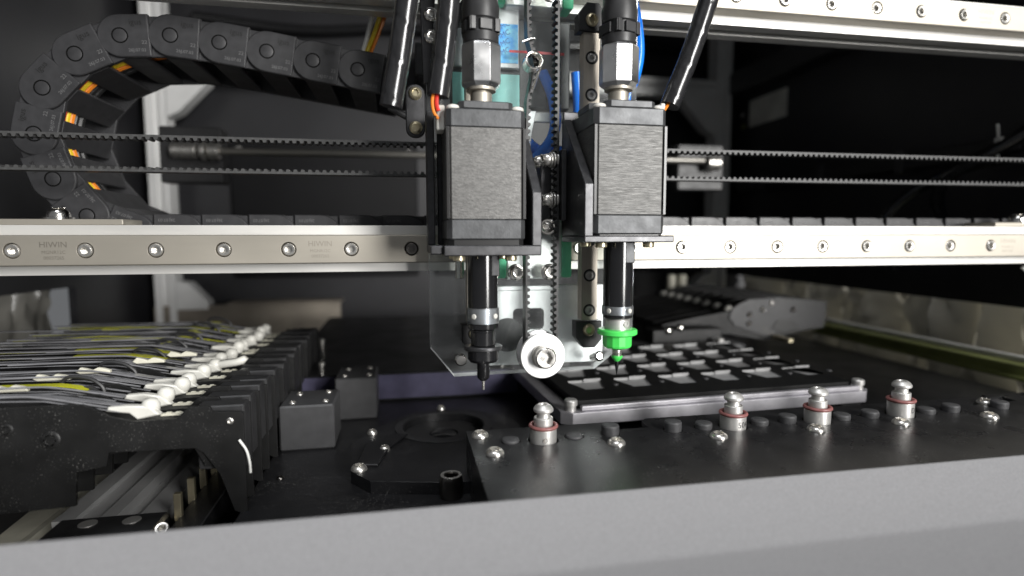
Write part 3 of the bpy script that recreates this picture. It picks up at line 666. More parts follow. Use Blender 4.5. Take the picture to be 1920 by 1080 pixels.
hx = [(-28.3 + 3.1 * math.cos(a), -25 - 6.4 * a / (2 * PI * 8), 72.0 + 3.1 * math.sin(a)) for a in [2 * PI * 8 * i / 150 for i in range(151)]]
part('coil', G().tube(hx, 0.5, 7), 'chrome', t)
part('lower_leg', G().tube([(-25.2, -31.4, 72.0), (-25.9, -31.0, 69.2), (-28.4, -29.2, 61.5)], 0.5, 8), 'chrome', t)
part('upper_clip', G().tube([(-32.2, -28, 79.3), (-28.6, -28.2, 80.8), (-27.4, -28, 81.0)], 0.5, 8), 'chrome', t)
t = thing('belt_clamp', 'black belt clamp with steel screws and washers between the brackets', 'clamp', (-18, -24, 8))
part('clamp_plate', G().box(-16.4, -14.4, -28.5, -18.5, 11.5, 39.5, 0.3), 'black_anodised', t)
part('clamp_block', G().box(-23.0, -18.6, -20.5, -12.0, 9, 38, 0.3), 'black_anodised', t)
for z in (35.6, 19.8):
    for (yy, xx) in ((-24.5, -16.5), (-18.2, -18.7)):
        s_ = part('clamp_screw', screw(5.0, 3.0, 'button', (xx - 4.0, yy, z), (-1, -0.15, 0.05), hexr=1.3), 'screw_steel', t)
        for k in range(3): part('washer', G().lathe([(3.0, 0), (3.2, 0.3), (3.2, 0.6), (3.0, 0.9)], (xx - 3.9 + 1.2 * k, yy, z), (1, 0, 0), 24), 'screw_steel', s_)
s_ = part('clamp_screw', screw(5.0, 3.0, 'button', (-20.5, -22.5, 9.0), (-0.6, -1, 0.05), hexr=1.3), 'screw_steel', t)
part('washer', G().lathe([(3.1, 0), (3.3, 0.3), (3.3, 1.0), (3.0, 1.2)], (-20.0, -21.4, 9.0), (-0.6, -1, 0.05), 24), 'screw_steel', s_)
part('rear_screw', screw(4.6, 2.2, 'button', (-9.6, -17.7, 29), (0, -1, 0)), 'dark_screw', t)

# ------------------------------------------------------------------ spiral wrapped hoses
def hose(label, pts_, r):
    P = spline(pts_, 30); t = thing('wrapped_hose', label, 'hose', pts_[-1], 'spiral wrapped hoses above the motors')
    def rf(s_, a):
        ph = (s_ / 13.0 + a / (2 * PI)) % 1.0
        return r * (1.0 - 0.075 * max(0, 1 - ph / 0.05)) * (1 + 0.035 * ph)
    part('wrap', G().tube(P, r, 40, True, rf), 'wrap_plastic', t, 50); return t
hose('left most spiral wrapped black hose hanging beside the chain end', [(-73.5, -42, 150), (-74.5, -42, 100), (-77.5, -41, 75), (-82.0, -40, 50.6)], 3.9)
hz = hose('glossy spiral wrapped black hose feeding the left motor connector', [(-58.5, -43, 150), (-60, -42.5, 105), (-62.6, -42, 75), (-65.6, -41.5, 54.5)], 3.8)
hose('slanting spiral wrapped black hose rising from the right motor', [(56, -38, 150), (43, -39, 110), (33, -40, 80), (23.0, -40, 55)], 3.7)
# connector and wires on the left motor
t = thing('motor_connector', 'cream plug with red and orange wires on the left motor side', 'connector', (-64.6, -40, 43))
part('plug', G().box(-66.2, -63.3, -42.5, -35, 42.6, 51.5, 0.4), 'connector_white', t)
part('wire', G().tube(spline([(-66.5, -42.5, 57), (-67.6, -43, 53), (-67.2, -43, 49), (-65.5, -42.6, 46.5)], 6), 0.6, 8), 'wire_orange', t)
part('wire', G().tube(spline([(-65.6, -42.5, 57), (-66.2, -43.4, 52), (-65.6, -43.6, 49)], 6), 0.75, 8), 'wire_red', t)
part('wire', G().tube(spline([(-65, -42, 57), (-66.8, -42.6, 51), (-66.3, -42.8, 47)], 6), 0.6, 8), 'wire_black', t)
t = thing('motor_connector', 'small pale plug with a copper wire at the right motor top', 'connector', (20.5, -40, 50))
part('plug', G().box(18.6, 20.4, -42, -36, 48.5, 55.5, 0.3), 'connector_white', t)
part('wire', G().tube(spline([(22.5, -40.5, 56), (21.2, -41.5, 54.5), (20.2, -41.5, 53)], 6), 0.6, 8), 'wire_orange', t)
# hose clip plate left of the head
t = thing('hose_clip', 'small black obround clip plate with two bright bolts left of the heads', 'clip', (-72.5, -12, 45))
part('plate', G().prism(rrect(-76.6, -68.9, 44.6, 65.2, 3.6, 6), 'y', -14.5, -11.5, ch=0.4), 'black_anodised', t)
for z in (48.3, 61.6): part('bolt', screw(5.2, 1.8, 'button', (-72.7, -14.5, z), (0, -1, 0), hexr=1.5), 'brass_screw', t)
part('standoff', G().box(-75, -68.5, -11.4, 6, 52, 58, 0.3), 'black_anodised', t)
part('cable_stub', G().tube([(-83, -14, 56), (-79, -13, 54), (-74.5, -12.6, 52)], 1.3, 10), 'black_plastic', t)
t = thing('side_strap', 'glossy black strap with white washers along the top left plate edge', 'strap', (-66, -13, 66))
part('strap', G().prism([(-69.5, 66), (-66.8, 66), (-63.5, 110), (-63.5, 150), (-70.5, 150), (-70.5, 100)], 'y', -13.2, -11.1, ch=0.3), 'black_gloss', t)
for z in (92.5, 84.0): part('washer', screw(5.6, 1.8, 'button', (-66.2, -13.2, z), (0, -1, 0), hexr=1.2), 'chrome', t)
t = thing('chain_anchor', 'black anchor block where the cable chain meets the head', 'block', (-74, 45, 66))
part('block', G().box(-84, -69, 28, 60, 70, 90, 0.6), 'black_plastic', t)
part('arm', G().box(-72, -62, 6, 40, 74, 88, 0.6), 'black_plastic', t)
t = thing('loose_wires', 'yellow and white wires rising behind the left hose near the top beam', 'wires', (-92, 32, 88))
part('wire', G().tube(spline([(-94, 34, 90), (-90, 33, 99), (-86, 32, 110)], 5), 1.0, 8), 'wire_yellow', t)
part('wire', G().tube(spline([(-92.5, 36, 90), (-88.5, 35, 99), (-84, 34, 110)], 5), 0.9, 8), 'wire_orange', t)
part('wire', G().tube(spline([(-96, 35, 89), (-92.5, 34, 100), (-90, 33, 110)], 5), 1.1, 8), 'wire_white', t)

# ------------------------------------------------------------------ nozzle rack
RZ = -70.0
t = rk = thing('nozzle_rack', 'satin black nozzle rack plate with bolts and rubber plugs, front right', 'rack', (80, -65, -90))
ol = [(-56, -34.5), (-56, -100), (260, -100), (260, -30), (190, -30), (190, -33), (18.5, -33), (15.8, -36), (15.5, -43.5), (2, -43.5), (2, -37), (0, -34.5)]
slots = [circ(-28.8, -49.5, 5.7, 28), circ(48.6, -49.0, 5.6, 28), circ(86, -49.5, 5.6, 28), circ(126.5, -48.5, 5.6, 28), [(168, -43.5), (196, -41), (196, -34.5), (182, -35.5)]]
plugs = [(-41, -48.5, 0.6), (-16.5, -48, 0.35), (-2.0, -47.5, 3.2), (23.5, -48.0, 3.2), (36.5, -48, 1.8), (61, -48, 1.6), (73.5, -48, 2.6), (98.5, -48.2, 1.6), (112, -48.2, 2.2), (140, -48, 1.6), (152.5, -47.8, 2.4), (178, -47.8, 2.4)]
slots += [circ(p[0], p[1], 3.75, 20) for p in plugs]
part('plate', G().prism(ol, 'z', RZ - 2.2, RZ, slots), 'rack_black', rk)
part('left_side', G().box(-55.9, -53.5, -99.5, -35, -90, RZ - 2.2, 0.2), 'rack_black', rk)
part('rear_side', G().box(-53.4, 255, -37.9, -36, -90, -75.5, 0.2), 'rack_black', rk)
pg = [(3.3, -3), (3.3, -0.4), (2.9, 0.0)]
for (x, y, hh) in plugs:
    part('rubber_plug', G().lathe([(3.35, -2.0), (3.4, hh - 0.2), (3.1, hh + 0.35), (2.2, hh + 0.6), (0, hh + 0.5)], (x, y, RZ), n=14, rot=rnd.random()), 'rubber', rk, 28)
btn = mesh('bolt', screw(6.6, 1.9, 'button', hexr=1.9), 'screw_steel')
for (x, y) in ((-51.3, -41.0), (-48.6, -59.5), (-3.6, -58.3), (36.5, -59.2), (78, -59), (117, -58.5), (160, -58.5), (178, -41.5)):
    inst('bolt', btn, rk, (x, y, RZ + 0.02), (0, 0, rnd.random()))
# rack nozzles
def rack_nozzle(label, x, y, lift, mark=None, hole=False):
    t = thing('rack_nozzle', label, 'nozzle', (x, y, RZ - 6), 'spare nozzles standing in the rack')
    z = RZ + lift
    part('body', G().lathe([(4.9, -10), (4.95, 4.6), (4.6, 5.0), (3.1, 5.0)], (x, y, z - 0), n=36), 'silver_satin', t)
    part('o_ring', G().lathe([(3.6 + 1.2 + 0.72 * math.cos(a), 5.55 + 0.72 * math.sin(a)) for a in [2 * PI * i / 12 for i in range(13)]], (x, y, z), n=32), 'o_ring', t)
    part('neck', G().lathe([(3.5, 5.0), (3.5, 8.6), (3.35, 8.8), (2.6, 8.82), (2.45, 9.2), (2.45, 10.5), (2.6, 10.7), (3.45, 10.9), (3.7, 11.2), (3.7, 12.0), (3.0, 13.0), (2.1, 13.6), (1.4, 13.6), (1.2, 13.0), (1.2, 11.5), (0, 11.5)], (x, y, z), n=36), 'silver_satin', t)
    if hole:
        part('port', G().lathe([(0.9, 0), (0.9, 0.1), (0.6, 0.1), (0.5, -0.2), (0, -0.2)], (x - 0.5, y - 4.9, z + 1.4), (0.1, -1, 0), 14), 'dark_screw', t)
    if mark:
        g = text_geo(mark, 3.2, 0.01); g.v = [(x + 4.98 * math.sin(p[0] / 4.98 + 0.30), y - 4.98 * math.cos(p[0] / 4.98 + 0.30) + 0, z + 1.9 + p[1]) for p in g.v]
        part('number', g, 'ink_dark', t)
    return t
rack_nozzle('silver nozzle with side port standing at the left end of the rack', -28.8, -49.5, 0.0, None, True)
rack_nozzle('silver nozzle stamped 504 standing second from left in the rack', 48.6, -49.0, 0.0, '504')
rack_nozzle('plain silver nozzle standing third from left in the rack', 86, -49.5, 0.3)
rack_nozzle('silver nozzle with curved mark standing rightmost in the rack', 126.5, -48.5, 1.0, 'D')

# ------------------------------------------------------------------ bed furniture
t = thing('camera_cover', 'flat black round cornered cover plate with large camera hole', 'cover', (-62, 10, -90))
cv = [(-102, 2), (-96, 16), (-84, 34), (-74, 44), (-61, 48), (-46, 44), (-34, 34), (-26, 20), (-24, -10), (-40, -42), (-60, -46), (-92, -39), (-100, -28)]
part('plate', G().prism(cv, 'z', -89.98, -85.2, [circ(-61, 19, 19, 40)]), 'black_paint', t)
part('ring', G().prism(circ(-61, 19, 23, 48), 'z', -85.18, -84.8, [circ(-61, 19, 19.5, 48)]), 'black_plastic', t)
part('lens_tube', G().prism(circ(-61, 19, 18.9, 40), 'z', -89.9, -88.5, [circ(-61, 19, 7, 30)]), 'black_plastic', t)
part('lens', G().lathe([(7, 0), (5, 0.8), (0, 1.2)], (-61, 19, -89.2), n=30), 'black_gloss', t)
for (x, y, s_) in ((-97, -27, 6.4), (-87.8, -8, 4.6), (-60.5, 46, 4.6), (-94, 14, 4.6)):
    part('bolt', screw(s_, 2.0, 'button', (x, y, -85.15), (0.05, 0, 1)), 'screw_steel', t)
part('raised_rib', G().prism([(-98, -24), (-96, -2), (-84, 10), (-78, 8), (-86, -8), (-90, -26)], 'z', -85.15, -84.0, ch=0.3), 'black_paint', t)
t = thing('stand_off', 'knurled steel cap bolt standing beside the rack corner', 'bolt', (-62.5, -43, -90))
part('head', screw(8.6, 8.0, 'cap', (-62.8, -46.5, -89.9), (0, 0, 1), hexr=2.6, n=32), 'dark_screw', t)
part('rim', G().prism(circ(-62.8, -46.5, 3.9, 32), 'z', -81.95, -81.7, [circ(-62.8, -46.5, 2.8, 32)]), 'screw_steel', t)
for (x0, x1, y0, y1, zt, lab) in ((-134, -110.3, 11.5, 38, -69.5, 'dark grey square block with four screws, the nearer of the pair'), (-114.5, -93.5, 52, 80, -68.0, 'dark grey square block behind the nearer block, against the violet step')):
    t = thing('stop_block', lab, 'block', ((x0 + x1) / 2, y0, -90), 'dark grey blocks on the bed')
    part('body', G().box(x0, x1, y0, y1, -89.98, zt, 0.8), 'block_grey', t)
    for (fx, fy) in ((0.22, 0.2), (0.82, 0.22), (0.25, 0.75), (0.8, 0.8)):
        part('screw', screw(3.2, 0.7, 'button', (x0 + (x1 - x0) * fx, y0 + (y1 - y0) * fy, zt), (0, 0, 1), n=14), 'screw_steel', t)
t = thing('raised_step', 'raised black platform with violet film on its front face behind the blocks', 'platform', (-75, 100, -90))
part('body', G().box(-150, 20, 84, 330, -89.97, -73.5, 0.4), 'black_paint', t)
part('film', G().box(-136, -12, 83.6, 83.95, -88.5, -74.5, 0.05), 'film_violet', t)
for (x, y) in ((-126, 92), (-136, 170), (-20, 92)):
    part('stud', G().lathe([(1.4, 0), (1.4, 4), (1.9, 4.2), (1.9, 6), (1.2, 6.6), (0, 6.6)], (x, y, -73.5), n=16), 'screw_steel', t)

# component tray in its frame, slightly turned
TA = R(2.6); TO = Vector((-10, -12, 0))
def tr(g): return g.xf(Matrix.Translation(TO) @ Matrix.Rotation(TA, 4, 'Z'))
t = thing('tray_frame', 'violet grey aluminium frame with corner screws around the component tray', 'frame', (60, 40, -90))
fr = [(4, 0), (160, 0), (164.5, 4), (164.5, 128), (160, 132), (4, 132), (-0.5, 128), (-0.5, 4)]
part('frame', tr(G().prism(fr, 'z', -78.5, -73.0, [rrect(6.5, 158, 6.5, 126, 2)], 0)), 'tray_alu', t)
part('lip', tr(G().prism([(9, 1.8), (158, 1.8), (158, 4.5), (9, 4.5)], 'z', -72.98, -70.6, ch=0.4)), 'tray_alu', t)
for (x, y) in ((4.6, 4.8), (159.5, 4.8), (159.5, 127), (4.6, 127)):
    g = G().lathe([(2.4, 0), (2.4, 2.4), (3.0, 2.5), (3.0, 4.6), (2.5, 5.2), (0, 5.2)], (x, y, -72.98), n=20); part('corner_screw', tr(g), 'silver_satin', t)
for (x, y) in ((10, 10), (155, 10), (155, 120), (10, 120)):
    part('foot', tr(G().box(x - 6, x + 6, y - 6, y + 6, -89.96, -78.52)), 'black_plastic', t)
t = thing('component_tray', 'black matrix tray with rows of open square grey pockets', 'tray', (60, 40, -77))
pk = []
for rI in range(4):
    for cI in range(6): pk.append((24.0 + 25.4 * cI, 32.0 + 25.4 * rI))
holes = [[(x - 9, y + 8), (x - 5, y - 8), (x + 5.5, y - 8), (x + 9, y + 8)] for (x, y) in pk]
part('tray_plate', tr(G().prism([(8, 6.6), (157, 6.6), (157, 125), (8, 125)], 'z', -73.5, -69.4, holes)), 'tray_black', t)
pgm = G()
pgm.prism([(-9.0, 7.6), (-4.9, -8.0), (5.4, -8.0), (9.0, 7.6)], 'z', -3.4, -0.1)
pgm.box(-8.9, -1.0, 7.62, 7.98, -3.3, 1.1); pgm.box(-0.4, 8.9, 7.62, 7.98, -3.3, 1.7)
pm = mesh('pocket', pgm, 'pocket_grey')
for (x, y) in pk:
    w = Matrix.Translation(TO) @ Matrix.Rotation(TA, 4, 'Z') @ Vector((x, y, 0)); inst('pocket', pm, t, (w.x, w.y, -70.0), (0, 0, TA))
bm_ = mesh('stud', G().lathe([(1.5, 0), (1.5, 0.5), (1.0, 0.8), (0, 0.8)], (0, 0, 0), n=12), 'block_grey')
for (x, y) in pk:
    w = Matrix.Translation(TO) @ Matrix.Rotation(TA, 4, 'Z') @ Vector((x + 12.7, y - 3, 0)); inst('stud', bm_, t, (w.x, w.y, -69.38), (0, 0, 0))

# ------------------------------------------------------------------ feeders
def feeder_proto(name, label, group):
    t = thing(name, label, 'feeder', (0, 0, 0), group, world=False)
    # local: x=0 at the pick spot, y=0 front face, z=0 at pick height
    pl = [(-110, 4.5), (-19, 4.0), (-16, 2.6), (-11, -0.6), (-4, -2.6), (9, -2.4), (13, 1.4), (19.5, 1.2), (20.2, -0.8), (30, -1.4), (30, -38), (26.0, -36), (22, -23), (17, -14.8), (14.5, -13.0), (-12, -12.6), (-13, -17.2), (-22, -18.6), (-22.8, -30), (-110, -33)]
    part('side_plate', G().prism(pl, 'y', 0, 1.3), 'feeder_black', t)
    part('body', G().prism([(-110, 2.5), (-20, 2.0), (-13, -2.5), (12, -4.5), (29, -3), (29, -20), (17, -20), (13, -12), (-14, -12), (-24, -18), (-110, -30)], 'y', 1.35, 11.2), 'feeder_black', t)
    part('nose', G().box(14, 29.6, 3.2, 10.8, -22, 0.4, 0.5), 'black_plastic', t)
    part('guide', G().prism([(-60, 2.6), (-58, 6.2), (-24, 5.4), (-21, 3.0), (-21, 2.0)], 'y', 6.5, 7.4), 'black_plastic', t)
    return t
def feeder_top(t, tape, long_, wings, shift=0.0):
    L_ = [( -110, 7.6), (-34, 6.6), (-28, 5.6), (-4, 1.0)]
    def ribbon(p, y0, y1, th=0.35):
        g = G(); v = []
        for (x, z) in p: v += [(x, y0, z), (x, y1, z), (x, y0, z - th), (x, y1, z - th)]
        f = []
        for k in range(len(p) - 1):
            a = 4 * k; b = a + 4; f += [(a, a + 1, b + 1, b), (a + 2, b + 2, b + 3, a + 3), (a, b, b + 2, a + 2), (a + 1, a + 3, b + 3, b + 1)]
        return g.add(v, f + [(0, 2, 3, 1), (len(v) - 4, len(v) - 3, len(v) - 1, len(v) - 2)])
    part('cover_tape', ribbon([(x + shift, z) for (x, z) in L_], 4.0, 6.6), 'tape_clear', t)
    if tape: part('splice_tape', ribbon([(-60 + long_, 7.35), (-34, 7.0), (-28, 6.0), (-21 + shift, 4.65)], 3.6, 7.2, 0.3), tape, t)
    # white sprocket cover: round hub with pointed arm to the left
    jx, jz, ja = rnd.uniform(-1.2, 1.2), rnd.uniform(-0.5, 0.5), rnd.uniform(-0.2, 0.2)
    hub = G().lathe([(0, -2.8), (2.2, -2.2), (2.9, -0.6), (2.9, 1.4), (2.1, 2.9), (0, 3.5)], (jx, 5.5, 0.6 + jz), (0.2 + ja, -0.1, 1), 16)
    if long_ == 4: hub.prism([(jx, 2.6), (jx + 9, 3.4), (jx + 12.5, 4.6), (jx + 14, 3.0), (jx + 12, 0.6), (jx, -1.0)], 'y', 3.2, 7.4, ch=0.8)
    h_ = part('peel_lever', hub, 'white_plastic', t, 60)
    part('lever_arm', G().prism([(-12.5 + jx, 0.8 + jz), (-11.8 + jx, 2.2 + jz), (-6 + jx, 2.4 + jz), (0, 1.6), (3, -1.5), (-4, -2.8), (-5.5 + jx, -0.6)], 'y', 2.4, 5.6, ch=0.5), 'white_plastic', h_)
    tp = G().box(2.5, 16, 4.6, 6.2, -2.6, -1.9)
    part('carrier_tape', tp, 'cream_plastic', t)
    s1, s2 = rnd.uniform(-0.8, 0.8), rnd.uniform(0, 1.2)
    part('slack_tape', ribbon([(-110, 5.6 + s2), (-70, 6.2 + s1 + s2), (-40, 5.4 + s2), (-30, 6.0), (-13 + 4 * s1, 2.4)], 8.6, 9.6, 0.25), 'tape_clear' if rnd.random() < 0.7 else 'tape_yellow', t)
    part('tape_edge', ribbon([(-110, 6.4), (-50, 6.0 - s1 * 0.5), (-31, 5.2), (-9, 0.4)], 2.2, 2.9, 0.25), 'tape_clear', t)
    bp = G()
    for k in range(4): bp.box(4 + 3.0 * k, 5.6 + 3.0 * k, 4.7, 6.1, -1.9, -1.5, 0.1)
    part('tape_bumps', bp, 'cream_plastic', t)
    if wings is not None:
        bw = [(-7, 0), (-5, 2.2), (-2.6, 1.6), (0, 0.6), (2.6, 2.0), (5.4, 1.4), (8, 0.4), (8, -1), (-5, -1.2)]
        part('latch', G().prism([(wings + 0.8 * x, 6.6 + 0.75 * z) for (x, z) in bw], 'y', 1.6, 3.6, ch=0.3), 'cream_plastic', t)
NTH = ['nearest', 'second', 'third', 'fourth', 'fifth', 'sixth', 'seventh', 'eighth', 'ninth', 'tenth', 'eleventh', 'twelfth', 'thirteenth', 'fourteenth', 'last']
spec = [(None, 0, -68, 0), ('tape_yellow', -14, -48, -4), (None, 0, -42, 1), (None, 0, -34, 0), (None, 0, -20, 2), ('tape_yellow', 4, -13, 1), ('tape_yellow', 0, None, 0), (None, 0, None, 2), ('tape_yellow', -6, None, -14),
        (None, 0, None, 0), (None, 0, None, 1), ('tape_yellow', -20, None, -22), (None, 0, None, 0), (None, 0, None, 0)]
proto = feeder_proto('tape_feeder', 'x', 'tape feeders in the left bank')
fds = [proto] + [copy_tree(proto) for _ in spec[1:]]
for i, (tp, lg, wg, sh) in enumerate(spec):
    f_ = fds[i]
    y = -45.0 + 12.9 * i; f_.location = Vector((-163.5 + (rnd.uniform(-0.9, 0.9) if i else 0), y + (rnd.uniform(-0.5, 0.5) if i else 0), -53.2 + (rnd.uniform(-0.5, 0.5) if i else 0))) * MM
    if i == 0: f_['label'] = 'nearest black tape feeder in the left bank, its large side plate facing out'
    else: f_['label'] = '%s black tape feeder from the front in the left bank%s' % (NTH[i] if i < 13 else 'last', ', with yellow splice tape' if tp else ', with clear cover tape')
    feeder_top(f_, tp, lg, wg, sh)
    if i == 0:
        part('pivot', screw(2.4, 0.5, 'button', (29 - 3.2, 0, -4.2), (0, -1, 0), n=12), 'screw_steel', f_)
        part('rivet', screw(6.0, 0.5, 'button', (-28.6, 0, -7.2), (0, -1, 0), n=20), 'feeder_black', f_)
        part('rivet', screw(4.0, 0.4, 'button', (-40.8, 0, -3.0), (0, -1, 0), n=20), 'feeder_black', f_)
    part('guide_wire', G().tube(spline([(-70, 1.2, 7.2), (-40, 0.9, 7.4), (-30, 1.0, 6.4), (-12, 1.6, 2.2)], 4), 0.35, 6), 'tape_clear', f_)
    if i % 2: part('tape_loop', G().tube(spline([(-36, 8.5, 3), (-33, 8.5, 8.5), (-26, 8.5, 8.0), (-22, 8.5, 5.2), (-21, 8.5, 2.5)], 5), 0.7, 6), 'black_plastic', f_)
# right bank, mirrored, further back
def right_feeder(i):
    t = thing('tape_feeder', ('nearest tape feeder of the far right bank, its grey side plate facing out' if i == 0 else '%s tape feeder from the front in the far right bank' % NTH[i]), 'feeder', (172 + 0.6 * i, 152 + 17.5 * i, -53), 'tape feeders in the right bank', world=False)
    pl = [(82, 6), (40, 10), (14, 9), (6, 6), (-1, 1.6), (-3, -5), (2, -11), (33, -22), (38, -17.5), (80, -15), (82, -7)]
    part('side_plate', G().prism(pl, 'y', 0, 1.3), 'chain_plastic' if i == 0 else 'feeder_black', t)
    part('body', G().prism([(82, 5), (40, 8.5), (16, 7.5), (-1, 0), (-30, -4), (-58, -9), (-58, -16), (0, -18), (30, -24), (80, -14), (82, -7)], 'y', 1.35, 14), 'feeder_black', t)
    part('peel_lever', G().lathe([(0, -3), (3.4, -2.0), (4.2, 0.2), (3.4, 2.4), (0, 3.6)], (0, 6, 0.6), (0, 0, 1), 14), 'white_plastic', t, 60)
    if i == 0:
        for (x, z, mt) in ((14, -3, 'dark_screw'), (14, -10, 'dark_screw'), (25, 1, 'chrome'), (33, 6, 'screw_steel'), (52, 0, 'dark_screw')):
            part('screw', screw(4.5, 1.6, 'button', (x, 0, z), (0, -1, 0), n=14), mt, t)
        part('notch_shade', G().prism([(38, -8), (52, -8), (58, -14), (56, -16.5), (40, -17.5), (34, -14)], 'y', -0.6, -0.02), 'belt_dark', t)  # flat dark patch stands for the shade inside the plate's notch
        part('brass_bar', G().box(33, 37, -22, -1, -22, -19, 0.4), 'brass_screw', t)
for i in range(8): right_feeder(i)
t = thing('feeder_stop', 'two short yellow green posts at the back of the right feeder bank', 'post', (192, 300, -60))
for x in (193, 205): part('post', G().lathe([(4.5, 0), (4.5, 26), (3.6, 27.5), (0, 27.5)], (x, 300, -62), n=18), 'cream_plastic', t)
# feeder bed rail under the left bank
t = thing('feeder_rail', 'grey aluminium slotted rail running back under the left feeders', 'rail', (-186, 0, -115))
pr = [(-206, -114.9), (-206, -98), (-199, -98), (-199, -100), (-190.5, -100), (-190.5, -98), (-185, -98), (-185, -102.5), (-177, -102.5), (-177, -98), (-168, -98), (-168, -114.9)]
part('rail', G().prism(pr, 'y', -22.9, 240), 'rail_grey', t)
part('end_block', G().box(-203, -166, -40, -23, -114, -97, 1.2), 'black_plastic', t)
for x in (-191.2, -176.9): part('bolt', G().lathe([(3.0, 0), (3.0, 0.25), (0, 0.3)], (x, -29, -97), n=20), 'silver_satin', t)
part('end_bolt', screw(4.6, 4, 'cap', (-163.6, -37, -99), (0.1, -0.6, 0.8), n=18), 'screw_steel', t)
t = thing('lit_side_strip', 'added pale beige strip for the lit side of the feeder rail, lower left corner', 'strip', (-225, -20, -115))  # beige strip added in place of light on the feeder rail's side
part('sheet', G().prism([(-234, -60), (-206.5, -60), (-206.5, 60), (-240, 60)], 'z', -112.5, -111.9), 'cream_plastic', t)
part('fold', G().prism([(-226, -111.85), (-222, -110.6), (-219, -111.85)], 'y', -60, 60), 'cream_plastic', t)
t = thing('locating_comb', 'black locating bar with a row of small brass coloured tabs', 'bar', (-158, 0, -110))
part('bar', G().box(-160, -150, -60, 150, -113, -95.5, 0.4), 'black_paint', t)
for k in range(8):
    part('tab', G().box(-161.4, -158.9, -33 + 13.5 * k, -30.8 + 13.5 * k, -97, -86.8, 0.2), 'brass_screw', t)
solo('white_cable', G().tube(spline([(-134.8, -46.2, -63.8), (-132.6, -46.4, -67.5), (-131.8, -46, -72), (-131.9, -45, -76)], 8), 0.42, 10), 'wire_white', 'thin white cable hanging at the end of the nearest left feeder', 'cable', (-136, -47, -80))

# ------------------------------------------------------------------ back of the enclosure
for (x, lab) in ((-318, 'left rear white aluminium corner post with slots'), (300, 'right rear white aluminium corner post with slots')):
    t = thing('corner_post', lab, 'post', (x, 402, -115), 'rear corner posts')
    part('profile', G().prism(profile2020(x, 402), 'z', -114.9, 267.9), 'white_alu', t)
    s_ = 1 if x < 0 else -1
    part('gusset_bracket', G().prism([(x + s_ * 10.1, 168), (x + s_ * 52, 168), (x + s_ * 50, 160), (x + s_ * 22, 130), (x + s_ * 10.1, 124)], 'y', 390, 410, ch=1), 'white_alu', t)
    part('foot_bracket', G().prism([(x + s_ * 10.1, -70), (x + s_ * 10.1, -40), (x + s_ * 22, -42), (x + s_ * 40, -62), (x + s_ * 40, -70)], 'y', 390, 410, ch=1), 'white_alu', t)
t = thing('rear_cross_beam', 'pale aluminium cross beam between the rear posts near the top', 'beam', (0, 402, 170))
part('profile', G().prism(profile2020(402, 178.2), 'x', -307.9, 289.9), 'white_alu', t)
t = thing('rear_bed_beam', 'weathered beige metal beam low at the back left', 'beam', (-230, 420, -115))
part('face', G().box(-330, -146, 392.1, 398, -110, -66, 0.5), 'beige_beam', t)
part('top_flange', G().box(-262, -146, 398.1, 430, -68, -64.5, 0.4), 'beige_beam', t)
t = thing('rear_shaft', 'slim steel shaft with couplings running behind the belts', 'shaft', (-20, 200, 66))
part('rod', G().lathe([(2.6, 0), (2.6, 382)], (-212, 200, 66), (1, 0, 0.005), 16), 'rear_shaft', t)
for (x, r_, l_) in ((-238, 5.5, 17), (-219, 6.5, 4), (-214, 6.0, 8), (172, 6.5, 12)): part('coupling', G().lathe([(r_ - 0.8, 0), (r_, 1), (r_, l_ - 1), (r_ - 0.8, l_)], (x, 200, 66), (1, 0, 0), 24), 'screw_steel', t)
part('bearing_block', G().box(-248, -206, 206, 222, 44, 84, 1), 'black_plastic', t)
part('bearing_block', G().box(150, 192, 206, 222, 44, 82, 1), 'black_plastic', t)
t = thing('side_beam', 'dark grey beam running back along the right wall near the top', 'beam', (316, 200, 190))
part('beam', G().box(306, 326.8, -20, 391, 172, 196, 0.8), 'block_grey', t)
solo('wall_label', G().box(326.2, 326.9, 312, 380, 133, 163), 'sticker_grey', 'reflective grey label stuck on the right inner wall', 'label', (326.5, 346, 133))
t = thing('wall_fixing', 'small bright screw and green spot beside the right wall label', 'screw', (325, 395, 140))
part('screw', G().lathe([(4, 0), (3.4, 2), (0, 2.8)], (326.9, 396, 150), (-1, 0, 0), 14), 'chrome', t)
part('spot', G().lathe([(3, 0), (2.4, 1.2), (0, 1.6)], (326.9, 392, 136), (-1, 0, 0), 14), 'olive_rail', t)
for (lab, pth) in (('upper of two black cables sagging at the far right wall', [(326, 20, 95), (300, 60, 62), (292, 90, 44), (300, 100, 20), (318, 90, -4)]), ('lower of two black cables sagging at the far right wall', [(326, 30, 60), (305, 90, 52), (285, 120, 30), (276, 130, 0), (286, 120, -20)])):
    solo('wall_cable', G().tube(spline(pth, 10), 4.2, 12), 'wrap_plastic', lab, 'cable', pth[-1], 'black cables by the right wall')
t = thing('cable_tie', 'white cable tie sticking up from a cable at the far right', 'cable tie', (300, 62, 64))
part('strap', G().tube(spline([(298, 60, 52), (300, 62, 66), (296, 60, 76)], 6), 0.9, 8), 'wire_white', t)
part('head', G().box(297.5, 303.5, 58, 63, 62, 68, 0.5), 'wire_white', t)
solo('white_cable', G().tube(spline([(252, 4, -12), (262, 2, -20), (280, 0, -26), (310, 0, -29)], 8), 1.1, 10), 'wire_white', 'white cable drooping below the lower beam at the far right', 'cable', (270, 2, -24))
